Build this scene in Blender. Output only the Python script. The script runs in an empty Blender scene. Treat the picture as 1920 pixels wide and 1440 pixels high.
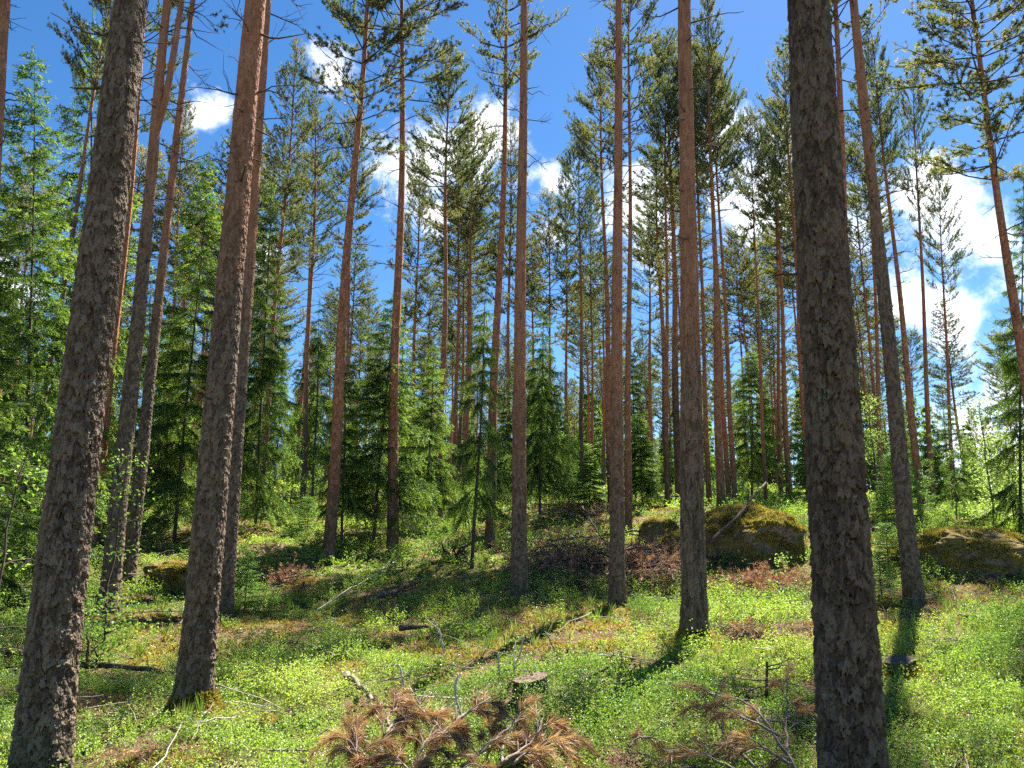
import bpy, math, random
import numpy as np
from mathutils import Vector, Matrix, Quaternion

random.seed(11)
rng = np.random.default_rng(11)
scene = bpy.context.scene
COL = scene.collection
PI = math.pi

# ------------------------------------------------------------------ camera
F_PX, PITCH, CAM_Z = 1442.0, math.radians(11.6), 1.6
cam_d = bpy.data.cameras.new('camera')
cam_d.sensor_width = 36.0
cam_d.lens = F_PX / 1920 * 36
cam_d.clip_start, cam_d.clip_end = 0.05, 3000
cam = bpy.data.objects.new('camera', cam_d)
COL.objects.link(cam)
cam.location = (0, 0, CAM_Z)
cam.rotation_euler = (PI / 2 + PITCH, 0, 0)
scene.camera = cam


def ray(px, py):
    x, y = (px - 960) / F_PX, -(py - 720) / F_PX
    c, s = math.cos(PITCH), math.sin(PITCH)
    return np.array([x, c - y * s, s + y * c])


def at_depth(px, py, Y):
    d = ray(px, py)
    return np.array([0, 0, CAM_Z]) + d * (Y / d[1])


def pix(p):
    x, y, z = p[0], p[1], p[2] - CAM_Z
    c, s = math.cos(PITCH), math.sin(PITCH)
    dep, up = y * c + z * s, -y * s + z * c
    return 960 + F_PX * x / dep, 720 - F_PX * up / dep


# ------------------------------------------------------------------ noise
def _hash(ix, iy, seed):
    h = (ix.astype(np.int64) * 374761393 + iy.astype(np.int64) * 668265263 + seed * 974711) & 0xFFFFFFFF
    h = ((h ^ (h >> 13)) * 1274126177) & 0xFFFFFFFF
    h = ((h ^ (h >> 16)) * 2246822519) & 0xFFFFFFFF
    return ((h ^ (h >> 15)) & 0xFFFFFF) / float(0xFFFFFF)


def vnoise(x, y, seed=0):
    x0, y0 = np.floor(x), np.floor(y)
    fx, fy = x - x0, y - y0
    fx, fy = fx * fx * (3 - 2 * fx), fy * fy * (3 - 2 * fy)
    a, b = _hash(x0, y0, seed), _hash(x0 + 1, y0, seed)
    c, d = _hash(x0, y0 + 1, seed), _hash(x0 + 1, y0 + 1, seed)
    return (a + (b - a) * fx) * (1 - fy) + (c + (d - c) * fx) * fy


def fbm(x, y, octv=4, seed=0):
    s, amp, tot = 0, 1.0, 0
    for o in range(octv):
        s = s + amp * vnoise(x * 2 ** o, y * 2 ** o, seed + o * 17)
        tot += amp
        amp *= 0.5
    return s / tot


def sstep(a, b, x):
    t = np.clip((x - a) / (b - a), 0, 1)
    return t * t * (3 - 2 * t)


def norm(a):
    return a / np.maximum(np.linalg.norm(a, axis=-1, keepdims=True), 1e-9)


# ------------------------------------------------------------------ mesh buffer
class MB:
    def __init__(self):
        self.v, self.f, self.m, self.t, self.s, self.n = [], [], [], [], [], 0

    def add(self, v, f, mat=0, tint=0.5, smooth=True):
        v = np.asarray(v, dtype=np.float32).reshape(-1, 3)
        f = np.asarray(f, dtype=np.int64)
        if len(v) == 0 or len(f) == 0:
            return
        self.v.append(v)
        self.f.append(f + self.n)
        self.m.append(np.full(len(f), mat, np.int32))
        self.s.append(np.full(len(f), smooth, bool))
        self.t.append(np.broadcast_to(np.asarray(tint, np.float32), (len(v),)).copy())
        self.n += len(v)

    def mesh(self, name, mats, attrs=None):
        me = bpy.data.meshes.new(name)
        v = np.concatenate(self.v)
        me.vertices.add(len(v))
        me.vertices.foreach_set('co', v.ravel())
        nl = [f.shape[1] for f in self.f for _ in range(1)]
        loops = np.concatenate([f.ravel() for f in self.f]).astype(np.int32)
        tot = np.concatenate([np.full(len(f), f.shape[1], np.int32) for f in self.f])
        start = np.concatenate([[0], np.cumsum(tot)[:-1]]).astype(np.int32)
        me.loops.add(len(loops))
        me.loops.foreach_set('vertex_index', loops)
        me.polygons.add(len(tot))
        me.polygons.foreach_set('loop_start', start)
        me.polygons.foreach_set('material_index', np.concatenate(self.m))
        me.polygons.foreach_set('use_smooth', np.concatenate(self.s))
        a = me.attributes.new('tint', 'FLOAT', 'POINT')
        a.data.foreach_set('value', np.concatenate(self.t))
        for k, arr in (attrs or {}).items():
            a = me.attributes.new(k, 'FLOAT', 'POINT')
            a.data.foreach_set('value', np.asarray(arr, np.float32))
        for m in mats:
            me.materials.append(m)
        me.update(calc_edges=True)
        me.validate(verbose=False)
        return me

    def tube(self, pts, rad, k=5, mat=0, tint=0.5, cap=True):
        pts = np.asarray(pts, float)
        n = len(pts)
        rad = np.broadcast_to(np.asarray(rad, float), (n,))
        tan = norm(np.gradient(pts, axis=0))
        ref = np.array([0, 0, 1.0]) if abs(tan[:, 2]).mean() < 0.8 else np.array([1.0, 0.1, 0])
        a = norm(np.cross(tan, ref))
        b = np.cross(tan, a)
        th = np.arange(k) * 2 * PI / k
        ring = a[:, None, :] * np.cos(th)[None, :, None] + b[:, None, :] * np.sin(th)[None, :, None]
        v = (pts[:, None, :] + ring * rad[:, None, None]).reshape(-1, 3)
        i = np.arange(n - 1)[:, None] * k
        j = np.arange(k)[None, :]
        j2 = (j + 1) % k
        f = np.stack([i + j, i + j2, i + k + j2, i + k + j], -1).reshape(-1, 4)
        self.add(v, f, mat, tint)
        if cap and k > 3:
            base = self.n - n * k
            for o, rev in ((0, 1), ((n - 1) * k, 0)):
                ring_i = np.arange(k) + base + o
                if rev:
                    ring_i = ring_i[::-1]
                self.f.append(ring_i[None, :])
                self.m.append(np.array([mat], np.int32))
                self.s.append(np.array([False]))


def link(name, me, parent=None):
    o = bpy.data.objects.new(name, me)
    COL.objects.link(o)
    if parent is not None:
        o.parent = parent
    return o


def tag(o, label=None, cat=None, group=None, kind=None):
    if label:
        o['label'] = label
    if cat:
        o['category'] = cat
    if group:
        o['group'] = group
    if kind:
        o['kind'] = kind
    return o


def empty(name, loc, label=None, cat=None, group=None):
    o = bpy.data.objects.new(name, None)
    o.empty_display_size = 0.2
    COL.objects.link(o)
    o.location = loc
    return tag(o, label, cat, group)


# ------------------------------------------------------------------ materials
class NT:
    def __init__(self, mat):
        self.t = mat.node_tree
        self.t.nodes.clear()

    def n(self, typ, **kw):
        nd = self.t.nodes.new(typ)
        for k, v in kw.items():
            if k.startswith('i_'):
                key = k[2:]
                nd.inputs[int(key) if key.isdigit() else key.replace('_', ' ')].default_value = v
            else:
                setattr(nd, k, v)
        return nd

    def l(self, a, b):
        self.t.links.new(a, b)

    def math(self, op, a, b=None, clamp=False):
        nd = self.n('ShaderNodeMath', operation=op, use_clamp=clamp)
        for i, x in enumerate((a, b)):
            if x is None:
                continue
            if isinstance(x, (int, float)):
                nd.inputs[i].default_value = x
            else:
                self.l(x, nd.inputs[i])
        return nd.outputs[0]

    def mrange(self, x, a, b, c=0.0, d=1.0, smooth=True):
        nd = self.n('ShaderNodeMapRange', interpolation_type='SMOOTHSTEP' if smooth else 'LINEAR')
        self.l(x, nd.inputs[0])
        for i, v in zip((1, 2, 3, 4), (a, b, c, d)):
            if isinstance(v, (int, float)):
                nd.inputs[i].default_value = v
            else:
                self.l(v, nd.inputs[i])
        return nd.outputs[0]

    def mix(self, fac, a, b):
        nd = self.n('ShaderNodeMix', data_type='RGBA')
        if isinstance(fac, (int, float)):
            nd.inputs[0].default_value = fac
        else:
            self.l(fac, nd.inputs[0])
        for i, x in ((6, a), (7, b)):
            if isinstance(x, tuple):
                nd.inputs[i].default_value = (*x, 1)
            else:
                self.l(x, nd.inputs[i])
        return nd.outputs[2]

    def noise(self, vec, scale, detail=4, rough=0.55):
        nd = self.n('ShaderNodeTexNoise')
        nd.inputs['Scale'].default_value = scale
        nd.inputs['Detail'].default_value = detail
        nd.inputs['Roughness'].default_value = rough
        if vec is not None:
            self.l(vec, nd.inputs['Vector'])
        return nd.outputs[0]

    def ramp(self, fac, stops):
        nd = self.n('ShaderNodeValToRGB')
        e = nd.color_ramp.elements
        while len(e) < len(stops):
            e.new(0.5)
        for el, (p, c) in zip(e, stops):
            el.position, el.color = p, (*c, 1)
        self.l(fac, nd.inputs[0])
        return nd.outputs[0]

    def attr(self, name, typ='GEOMETRY'):
        nd = self.n('ShaderNodeAttribute', attribute_name=name, attribute_type=typ)
        return nd.outputs['Fac']

    def obj(self):
        return self.n('ShaderNodeTexCoord').outputs['Object']

    def scaled(self, vec, s):
        nd = self.n('ShaderNodeMapping')
        nd.inputs['Scale'].default_value = s
        self.l(vec, nd.inputs['Vector'])
        return nd.outputs[0]

    def bump(self, h, strength, dist):
        nd = self.n('ShaderNodeBump')
        nd.inputs['Strength'].default_value = strength
        nd.inputs['Distance'].default_value = dist
        self.l(h, nd.inputs['Height'])
        return nd.outputs[0]

    def principled(self, col, rough=0.85, bump=None, spec=0.3):
        p = self.n('ShaderNodeBsdfPrincipled')
        if isinstance(col, tuple):
            p.inputs['Base Color'].default_value = (*col, 1)
        else:
            self.l(col, p.inputs['Base Color'])
        p.inputs['Roughness'].default_value = rough
        p.inputs['Specular IOR Level'].default_value = spec
        if bump is not None:
            self.l(bump, p.inputs['Normal'])
        out = self.n('ShaderNodeOutputMaterial')
        self.l(p.outputs[0], out.inputs[0])


def new_mat(name):
    m = bpy.data.materials.new(name)
    m.use_nodes = True
    return m, NT(m)


def foliage_mat(name, stops, trans=0.45, gloss=0.06, rough=0.35, var=0.0):
    m, t = new_mat(name)
    fac = t.attr('tint')
    if var:
        r = t.n('ShaderNodeObjectInfo').outputs['Random']
        fac = t.math('ADD', fac, t.math('MULTIPLY', t.math('SUBTRACT', r, 0.5), var), True)
    col = t.ramp(fac, stops)
    d, tr, g = t.n('ShaderNodeBsdfDiffuse'), t.n('ShaderNodeBsdfTranslucent'), t.n('ShaderNodeBsdfGlossy')
    t.l(col, d.inputs[0])
    warm = t.n('ShaderNodeMix', data_type='RGBA', blend_type='MULTIPLY')
    warm.inputs[0].default_value = 1.0
    t.l(col, warm.inputs[6])
    warm.inputs[7].default_value = (1.25, 1.25, 0.7, 1)
    t.l(warm.outputs[2], tr.inputs[0])
    g.inputs['Roughness'].default_value = rough
    g.inputs[0].default_value = (0.8, 0.9, 0.8, 1)
    m1, m2 = t.n('ShaderNodeMixShader'), t.n('ShaderNodeMixShader')
    m1.inputs[0].default_value, m2.inputs[0].default_value = trans, gloss
    t.l(d.outputs[0], m1.inputs[1])
    t.l(tr.outputs[0], m1.inputs[2])
    t.l(m1.outputs[0], m2.inputs[1])
    t.l(g.outputs[0], m2.inputs[2])
    t.l(m2.outputs[0], t.n('ShaderNodeOutputMaterial').inputs[0])
    return m


# near pine bark: plates come from the mesh (attributes crack, cell), colour turns orange with height
def bark_near():
    m, t = new_mat('plated_pine_bark')
    o = t.obj()
    crack, cell = t.attr('crack'), t.attr('cell')
    z = t.n('ShaderNodeSeparateXYZ')
    t.l(o, z.inputs[0])
    st = t.attr('orange_from', 'OBJECT')
    nz = t.noise(o, 2.2, 4)
    zz = t.math('ADD', z.outputs[2], t.math('MULTIPLY', t.math('SUBTRACT', nz, 0.5), 3.2))
    om = t.mrange(t.math('SUBTRACT', zz, st), -1.6, 2.2)
    fine = t.noise(t.scaled(o, (30, 30, 12)), 1.6, 6, 0.7)
    dark = t.mix(t.mrange(cell, .1, .8), (0.076, 0.053, 0.038), (0.232, 0.168, 0.119))
    dark = t.mix(t.mrange(fine, 0.42, 0.75, 0, .7), dark, (0.13, 0.098, 0.074))
    red = t.mix(cell, (0.26, 0.115, 0.068), (0.48, 0.230, 0.135))
    red = t.mix(t.mrange(fine, 0.5, 0.75, 0, .5), red, (0.27, 0.15, 0.09))
    pat = t.noise(t.scaled(o, (9, 9, 2.2)), 1.0, 5, .65)
    red = t.mix(t.mrange(pat, .52, .68, 0, .75), red, (0.16, 0.082, 0.052))
    red = t.mix(t.mrange(pat, .44, .30, 0, .6), red, (0.56, 0.31, 0.20))
    col = t.mix(om, dark, red)
    gap = t.mix(om, (0.020, 0.014, 0.010), (0.12, 0.052, 0.026))
    col = t.mix(t.mrange(crack, 0.0, 0.5), gap, col)
    lich = t.noise(o, 7.0, 5, 0.75)
    lm = t.math('MULTIPLY', t.mrange(lich, 0.60, 0.68), t.math('SUBTRACT', 1.0, om))
    lm = t.math('MULTIPLY', lm, t.mrange(crack, 0.3, 0.8, 0, 0.75))
    col = t.mix(lm, col, (0.26, 0.27, 0.18))
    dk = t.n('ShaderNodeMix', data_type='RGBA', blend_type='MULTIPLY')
    t.l(t.math('ADD', t.attr('bark_shade', 'OBJECT'), 0.0), dk.inputs[0])
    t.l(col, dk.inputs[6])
    dk.inputs[7].default_value = (.52, .45, .38, 1)  # darker bark of the nearest pine: shade from neighbouring trees mixed into its colour
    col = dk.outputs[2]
    low = t.mrange(t.math('ADD', z.outputs[2], t.math('MULTIPLY', nz, 0.5)), 0.75, 0.22)
    low = t.math('MULTIPLY', low, t.mrange(lich, 0.42, 0.6))
    col = t.mix(low, col, (0.075, 0.085, 0.022))
    t.principled(col, 0.9, t.bump(fine, 1.0, 0.010), 0.12)
    return m


def bark_far():
    m, t = new_mat('far_pine_bark')
    o = t.obj()
    z = t.n('ShaderNodeSeparateXYZ')
    t.l(o, z.inputs[0])
    st = t.attr('orange_from', 'OBJECT')
    nz = t.noise(o, 1.6, 4)
    zz = t.math('ADD', z.outputs[2], t.math('MULTIPLY', t.math('SUBTRACT', nz, 0.5), 2.5))
    om = t.mrange(t.math('SUBTRACT', zz, st), -1.2, 2.4)
    vo = t.n('ShaderNodeTexVoronoi', feature='DISTANCE_TO_EDGE')
    vo.inputs['Scale'].default_value = 1.0
    t.l(t.scaled(o, (17, 17, 8)), vo.inputs['Vector'])
    vc = t.n('ShaderNodeTexVoronoi')
    vc.inputs['Scale'].default_value = 1.0
    t.l(t.scaled(o, (17, 17, 8)), vc.inputs['Vector'])
    cs = t.n('ShaderNodeSeparateColor')
    t.l(vc.outputs['Color'], cs.inputs[0])
    dark = t.mix(cs.outputs[0], (0.09, 0.060, 0.040), (0.20, 0.140, 0.098))
    red = t.mix(cs.outputs[0], (0.32, 0.130, 0.072), (0.53, 0.235, 0.128))
    col = t.mix(om, dark, red)
    col = t.mix(t.mrange(vo.outputs['Distance'], 0.0, 0.12, 0.65, 0.0), col, (0.05, 0.03, 0.02))
    t.principled(col, 0.9, t.bump(vo.outputs['Distance'], 0.6, 0.02), 0.15)
    return m


def bark_plain(name, a, b, scale=18):
    m, t = new_mat(name)
    o = t.obj()
    n = t.noise(t.scaled(o, (scale, scale, scale * 0.6)), 1.0, 5, 0.7)
    col = t.mix(t.mrange(n, 0.35, 0.7), a, b)
    t.principled(col, 0.9, t.bump(n, 0.5, 0.01), 0.2)
    return m


M_NEAR, M_FAR = bark_near(), bark_far()
M_BRANCH = bark_plain('branch_bark', (0.045, 0.035, 0.028), (0.14, 0.095, 0.065), 25)
M_SPRUCE_BARK = bark_plain('spruce_bark', (0.05, 0.042, 0.035), (0.13, 0.105, 0.085), 20)
M_DEAD = bark_plain('dead_wood', (0.13, 0.10, 0.08), (0.34, 0.27, 0.21), 30)
M_PALE = bark_plain('bleached_twig', (0.30, 0.26, 0.22), (0.62, 0.57, 0.50), 40)
M_LOG = bark_plain('rotten_log', (0.05, 0.035, 0.025), (0.22, 0.14, 0.09), 14)
M_NEEDLE = foliage_mat('pine_needles', [(0.0, (0.045, 0.085, 0.040)), (0.5, (0.135, 0.170, 0.082)), (1.0, (0.36, 0.30, 0.14))], 0.5, 0.03, 0.55, 0.25)
M_SPRUCE = foliage_mat('spruce_needles', [(0.0, (0.022, 0.055, 0.014)), (0.45, (0.092, 0.165, 0.030)), (1.0, (0.25, 0.34, 0.062))], 0.5, 0.03, 0.55, 0.25)
M_YOUNG = foliage_mat('young_spruce_needles', [(0.0, (0.05, 0.11, 0.02)), (0.5, (0.12, 0.23, 0.035)), (1.0, (0.22, 0.36, 0.06))], 0.48, 0.05, 0.4)
M_LEAF = foliage_mat('broad_leaves', [(0.0, (0.09, 0.18, 0.025)), (0.6, (0.17, 0.31, 0.05)), (1.0, (0.36, 0.46, 0.18))], 0.5, 0.03, 0.55)
M_BERRY = foliage_mat('bilberry_leaves', [(0.0, (0.06, 0.13, 0.02)), (0.45, (0.195, 0.305, 0.042)), (0.85, (0.37, 0.47, 0.09)), (1.0, (0.38, 0.27, 0.09))], 0.5, 0.055, 0.5)
M_MOSS = foliage_mat('moss_sprigs', [(0.0, (0.12, 0.11, 0.025)), (0.5, (0.30, 0.25, 0.050)), (1.0, (0.46, 0.34, 0.09))], 0.3, 0.03, 0.5)
M_GRASS = foliage_mat('grass_blades', [(0.0, (0.08, 0.15, 0.025)), (0.6, (0.16, 0.25, 0.05)), (1.0, (0.33, 0.30, 0.12))], 0.45, 0.06, 0.4)
M_RUST = foliage_mat('dead_needles', [(0.0, (0.14, 0.080, 0.045)), (0.5, (0.34, 0.175, 0.088)), (1.0, (0.50, 0.33, 0.19))], 0.35, 0.04, 0.5)
M_BRUSH = foliage_mat('withered_brush', [(0.0, (0.17, 0.085, 0.055)), (0.5, (0.42, 0.20, 0.12)), (1.0, (0.60, 0.37, 0.25))], 0.2, 0.03, 0.5)


def ground_mat():
    m, t = new_mat('forest_floor')
    o = t.obj()
    n1, n2, n3 = t.noise(o, 0.55, 5), t.noise(o, 2.6, 6, 0.65), t.noise(o, 38, 6, 0.75)
    moss = t.mix(t.mrange(n3, 0.3, 0.7), (0.055, 0.075, 0.016), (0.20, 0.19, 0.045))
    litter = t.mix(t.mrange(n3, 0.35, 0.65), (0.055, 0.035, 0.022), (0.24, 0.145, 0.085))
    col = t.mix(t.mrange(t.math('ADD', n1, t.math('MULTIPLY', n2, 0.8)), 0.84, 1.0), moss, litter)
    t.principled(col, 0.95, t.bump(n3, 1.0, 0.03), 0.1)
    return m


def rock_mat():
    m, t = new_mat('mossy_granite')
    o = t.obj()
    n1, n2, n3 = t.noise(o, 2.2, 6, 0.65), t.noise(o, 9, 6, 0.7), t.noise(o, 45, 5, 0.7)
    stone = t.mix(t.mrange(n2, 0.35, 0.65), (0.10, 0.09, 0.085), (0.34, 0.29, 0.26))
    mo = t.mix(t.mrange(n2, 0.3, 0.7), (0.095, 0.080, 0.024), (0.38, 0.29, 0.075))
    mo = t.mix(t.mrange(n3, 0.35, 0.7), mo, (0.13, 0.085, 0.035))
    g = t.n('ShaderNodeNewGeometry')
    s = t.n('ShaderNodeSeparateXYZ')
    t.l(g.outputs['Normal'], s.inputs[0])
    f = t.math('ADD', s.outputs[2], t.math('MULTIPLY', t.math('SUBTRACT', n1, 0.5), 2.2))
    col = t.mix(t.mrange(f, -0.32, 0.0), stone, mo)
    h = t.math('ADD', n2, t.math('MULTIPLY', n3, 0.6))
    t.principled(col, 0.95, t.bump(h, 1.0, 0.05), 0.15)
    return m


def cutwood_mat():
    m, t = new_mat('sawn_wood')
    o = t.obj()
    w = t.n('ShaderNodeTexWave', wave_type='RINGS', rings_direction='Z')
    w.inputs['Scale'].default_value = 16
    w.inputs['Distortion'].default_value = 2.0
    t.l(o, w.inputs['Vector'])
    n = t.noise(o, 25, 5, 0.7)
    c = t.mix(w.outputs['Fac'], (0.10, 0.068, 0.045), (0.18, 0.122, 0.08))
    c = t.mix(t.mrange(n, 0.4, 0.7), c, (0.08, 0.055, 0.04))
    t.principled(c, 0.85, t.bump(n, 0.5, 0.01))
    return m


M_GROUND, M_ROCK, M_CUT = ground_mat(), rock_mat(), cutwood_mat()

# ------------------------------------------------------------------ tree tables (pixels of the photo give direction, Y gives distance)
# name: base px, py, distance, second px, py on the trunk axis, radius, height, orange_from
THIN = .82
FRONT = {
    'T1': (64, 1519, 4.8, 240, 0, .163, 19, 9.0),
    'T17': (1612, 1656, 3.95, 1516, 0, .168, 18, 12.0),
    'T2': (360, 1352, 6.7, 479, 0, .158, 19, 4.2),
    'T3': (418, 1182, 12.3, 502, 0, .135, 19, 5.0),
    'T4a': (205, 1128, 11.4, 314, 0, .145, 18, 6.0),
    'T4b': (236, 1120, 13.6, 362, 0, .125, 18, 5.0),
    'T12': (1303, 1194, 9.3, 1282, 0, .165, 19, 3.0),
    'T9': (973, 1120, 13.3, 981, 0, .150, 20, 2.4),
    'T10': (1157, 1150, 12.8, 1160, 0, .140, 19, 2.6),
    'T18': (1714, 1137, 12.2, 1600, 0, .150, 19, 6.5),
    'T0': (-62, 1180, 9.5, 12, 0, .14, 19, 4.0),
}
MID = {
    'T6': (616, 1045, 16.5, 679, 100, .135, 19, 2.6),
    'T7': (735, 1058, 18, 756, 0, .140, 20, 2.8),
    'T8': (918, 1058, 19.5, 953, 0, .135, 20, 3.6),
    'T5': (178, 1030, 17, 240, 380, .095, 18, 2.0),
    'T23': (25, 1078, 16, 117, 536, .085, 15, 9.0),
    'T24': (486, 955, 25, 507, 700, .11, 17, 3.0),
    'T25': (568, 942, 29, 591, 300, .125, 18, 5.0),
    'T26': (556, 915, 36, 577, 560, .11, 17, 3.0),
    'T29': (822, 1002, 26, 840, 250, .14, 17.5, 2.0),
    'T30': (852, 960, 34, 860, 440, .11, 18, 2.0),
    'T31': (871, 965, 33, 884, 440, .135, 18, 2.0),
    'T32': (951, 950, 35, 956, 440, .12, 19, 2.5),
    'T33': (1064, 940, 38, 1062, 560, .10, 18, 4.0),
    'T34': (1092, 935, 36, 1088, 480, .12, 19, 7.0),
    'T35': (1112, 925, 42, 1109, 600, .10, 18, 3.0),
    'T10b': (1147, 962, 25.5, 1130, 330, .13, 17, 2.6),
    'T11': (1179, 1022, 21.5, 1180, 300, .11, 19, 2.2),
    'T36': (1251, 947, 27, 1249, 480, .095, 18, 3.6),
    'T37': (1274, 945, 28, 1262, 480, .16, 19, 6.0),
    'T38': (1330, 950, 27, 1316, 560, .10, 18, 2.6),
    'T13': (1352, 950, 24.5, 1328, 100, .14, 18.5, 2.0),
    'T14': (1379, 948, 26, 1350, 420, .10, 17, 2.4),
    'T14b': (1367, 946, 28, 1342, 480, .10, 18, 2.6),
    'T15': (1436, 942, 27, 1415, 440, .07, 15, 3.0),
    'T16': (1479, 925, 31, 1458, 380, .13, 17, 2.0),
    'T16b': (1464, 930, 32, 1458, 560, .10, 18, 3.0),
    'T39': (1520, 960, 29, 1497, 580, .13, 19, 2.5),
    'T17b': (1602, 1000, 15.5, 1566, 0, .12, 19, 4.0),
    'T21': (1655, 945, 30, 1644, 650, .11, 18, 3.0),
    'T20': (1730, 962, 23, 1678, 480, .12, 16, 2.6),
    'T19': (1751, 983, 26, 1722, 380, .10, 17, 3.4),
    'T22': (1962, 1015, 16, 1835, 100, .13, 17, 3.0),
    'T41': (1790, 965, 33, 1772, 600, .09, 16, 4.0),
    'T42': (300, 935, 30, 322, 600, .11, 17, 3.0),
    'T43': (640, 925, 33, 655, 500, .11, 18, 3.0),
    'T44': (770, 930, 36, 782, 500, .11, 18, 3.0),
    'T45': (1222, 925, 44, 1218, 600, .13, 19, 2.5),
}
# spruces: base px, py, distance, apex px, py, radius m, kind (a dense, b slim drooping)
SPRUCES = [
    (700, 1022, 18.5, 738, 545, 1.55, 'a'), (640, 1036, 17.6, 648, 640, 0.9, 'b'), (800, 992, 22, 812, 640, 1.15, 'a'),
    (885, 1034, 17.0, 912, 530, 1.0, 'b'), (1012, 965, 24, 1017, 575, 1.45, 'b'), (1105, 950, 25, 1106, 845, .9, 'a'),
    (52, 1060, 13.0, 62, 78, 1.75, 'd'), (150, 1000, 18, 178, 10, 2.1, 'd'), (330, 975, 18, 392, 285, 1.9, 'd'),
    (262, 1005, 20, 285, 520, 1.2, 'b'), (480, 972, 19, 508, 330, 1.25, 'd'), (-60, 1090, 11, -40, 240, 1.6, 'd'),
    (1912, 1000, 17, 1918, 300, .95, 'd'), (1795, 985, 23, 1780, 760, 1.2, 'b'), (1690, 985, 20, 1688, 855, .95, 'c'),
    (1410, 935, 31, 1408, 650, 1.7, 'a'), (1205, 965, 27, 1198, 770, 1.2, 'a'), (585, 945, 30, 600, 560, 1.7, 'b'),
    (1530, 955, 28, 1512, 820, 1.3, 'c'), (420, 950, 24, 432, 520, 1.4, 'b'),
    (306, 1008, 19, 318, 600, 1.1, 'b'), (740, 960, 27, 745, 640, 1.6, 'b'), (962, 950, 27, 960, 700, 1.4, 'a'),
]
GROUND_EXTRA = [(1900, 1005, 27), (1430, 1068, 15.5), (1830, 1085, 14.5), (30, 1250, 8.3), (700, 1330, 6.6), (1000, 1310, 7.0), (100, 960, 25), (1100, 990, 22), (1600, 1250, 8.2), (1250, 1440, 4.75), (700, 1440, 4.75), (1900, 1300, 6.9)]

_py, _pz = [-60, -10, 0, 5, 7, 9, 13, 18, 22, 26, 30, 40, 60, 110, 500], [0, 0, 0, .08, .25, .45, .62, 1.12, 1.6, 2.2, 2.8, 3.8, 4.6, 5.0, 5.0]
ctrl = [at_depth(v[0], v[1], v[2]) for v in list(FRONT.values()) + list(MID.values())]
ctrl += [at_depth(s[0], s[1], s[2]) for s in SPRUCES if s[2] > 12] + [at_depth(*g) for g in GROUND_EXTRA]
ctrl = np.array(ctrl)


def hum(x, y):
    return 0.34 * (fbm(x * .55, y * .55, 3, 5) - .5) + 0.17 * (fbm(x * 2.1, y * 2.1, 3, 9) - .5)


_res = ctrl[:, 2] - np.interp(ctrl[:, 1], _py, _pz) - hum(ctrl[:, 0], ctrl[:, 1])
_S = 3.0


def _K(x, y):
    sc = 1 + np.maximum(ctrl[:, 1] - 10, 0) * 0.05
    d2 = (x[:, None] - ctrl[None, :, 0]) ** 2 + (y[:, None] - ctrl[None, :, 1]) ** 2
    return np.exp(-d2 / (2 * (_S * sc[None, :]) ** 2))


_W = np.linalg.solve(_K(ctrl[:, 0], ctrl[:, 1]) + np.eye(len(ctrl)) * 0.25, _res)


def hfun(x, y):
    x, y = np.atleast_1d(np.asarray(x, float)), np.atleast_1d(np.asarray(y, float))
    out = np.empty(len(x))
    for i in range(0, len(x), 60000):
        xs, ys = x[i:i + 60000], y[i:i + 60000]
        h = np.interp(ys, _py, _pz) + _K(xs, ys) @ _W
        h = h + hum(xs, ys)
        h = h - 2.2 * sstep(.45, .75, xs / np.maximum(ys, 1)) * sstep(30, 60, ys)
        out[i:i + 60000] = h
    return out


def gz(x, y):
    return float(hfun(x, y)[0])


def ground_at(px, py, lo=3.0, hi=60.0):
    d = ray(px, py)
    ts = np.linspace(lo, hi, 1500)
    X, Y, Z = d[0] * ts, d[1] * ts, CAM_Z + d[2] * ts
    below = np.nonzero(Z < hfun(X, Y))[0]
    i = below[0] if len(below) else 700
    return np.array([X[i], Y[i], gz(X[i], Y[i])])


# ------------------------------------------------------------------ ground
def build_ground():
    u = np.linspace(-1, 1, 330)
    xs = np.sign(u) * (np.abs(u) ** 2.6) * 380 + u * 22
    v = np.linspace(0, 1, 360)
    ys = -12 + 34 * v + 430 * v ** 4.2
    X, Y = np.meshgrid(xs, ys)
    Z = hfun(X.ravel(), Y.ravel()) + 0.035 * (fbm(X.ravel() * 7, Y.ravel() * 7, 3, 3) - .5)
    V = np.stack([X.ravel(), Y.ravel(), Z], 1)
    nx = len(xs)
    i = (np.arange(len(ys) - 1)[:, None] * nx + np.arange(nx - 1)[None, :]).ravel()
    b = MB()
    b.add(V, np.stack([i, i + 1, i + nx + 1, i + nx], 1))
    return tag(link('ground', b.mesh('ground', [M_GROUND])), kind='structure')


build_ground()


# ------------------------------------------------------------------ bark and trunks
def worley(u, v, nu, seed):
    """u periodic with nu cells; returns F1, F2, cell random, vertical offset inside the cell"""
    iu, iv = np.floor(u), np.floor(v)
    F1, F2 = np.full(u.shape, 9.0), np.full(u.shape, 9.0)
    cid, dv = np.zeros(u.shape), np.zeros(u.shape)
    for a in (-1, 0, 1):
        for c in (-1, 0, 1):
            cu, cv = iu + a, iv + c
            w = np.mod(cu, nu)
            fu, fv = cu + 0.1 + .8 * _hash(w, cv, seed), cv + 0.1 + .8 * _hash(w, cv, seed + 5)
            d = np.sqrt((u - fu) ** 2 + (v - fv) ** 2)
            near = d < F1
            F2 = np.where(near, F1, np.minimum(F2, d))
            cid = np.where(near, _hash(w, cv, seed + 9), cid)
            dv = np.where(near, v - fv, dv)
            F1 = np.where(near, d, F1)
    return F1, F2, cid, dv


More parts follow.
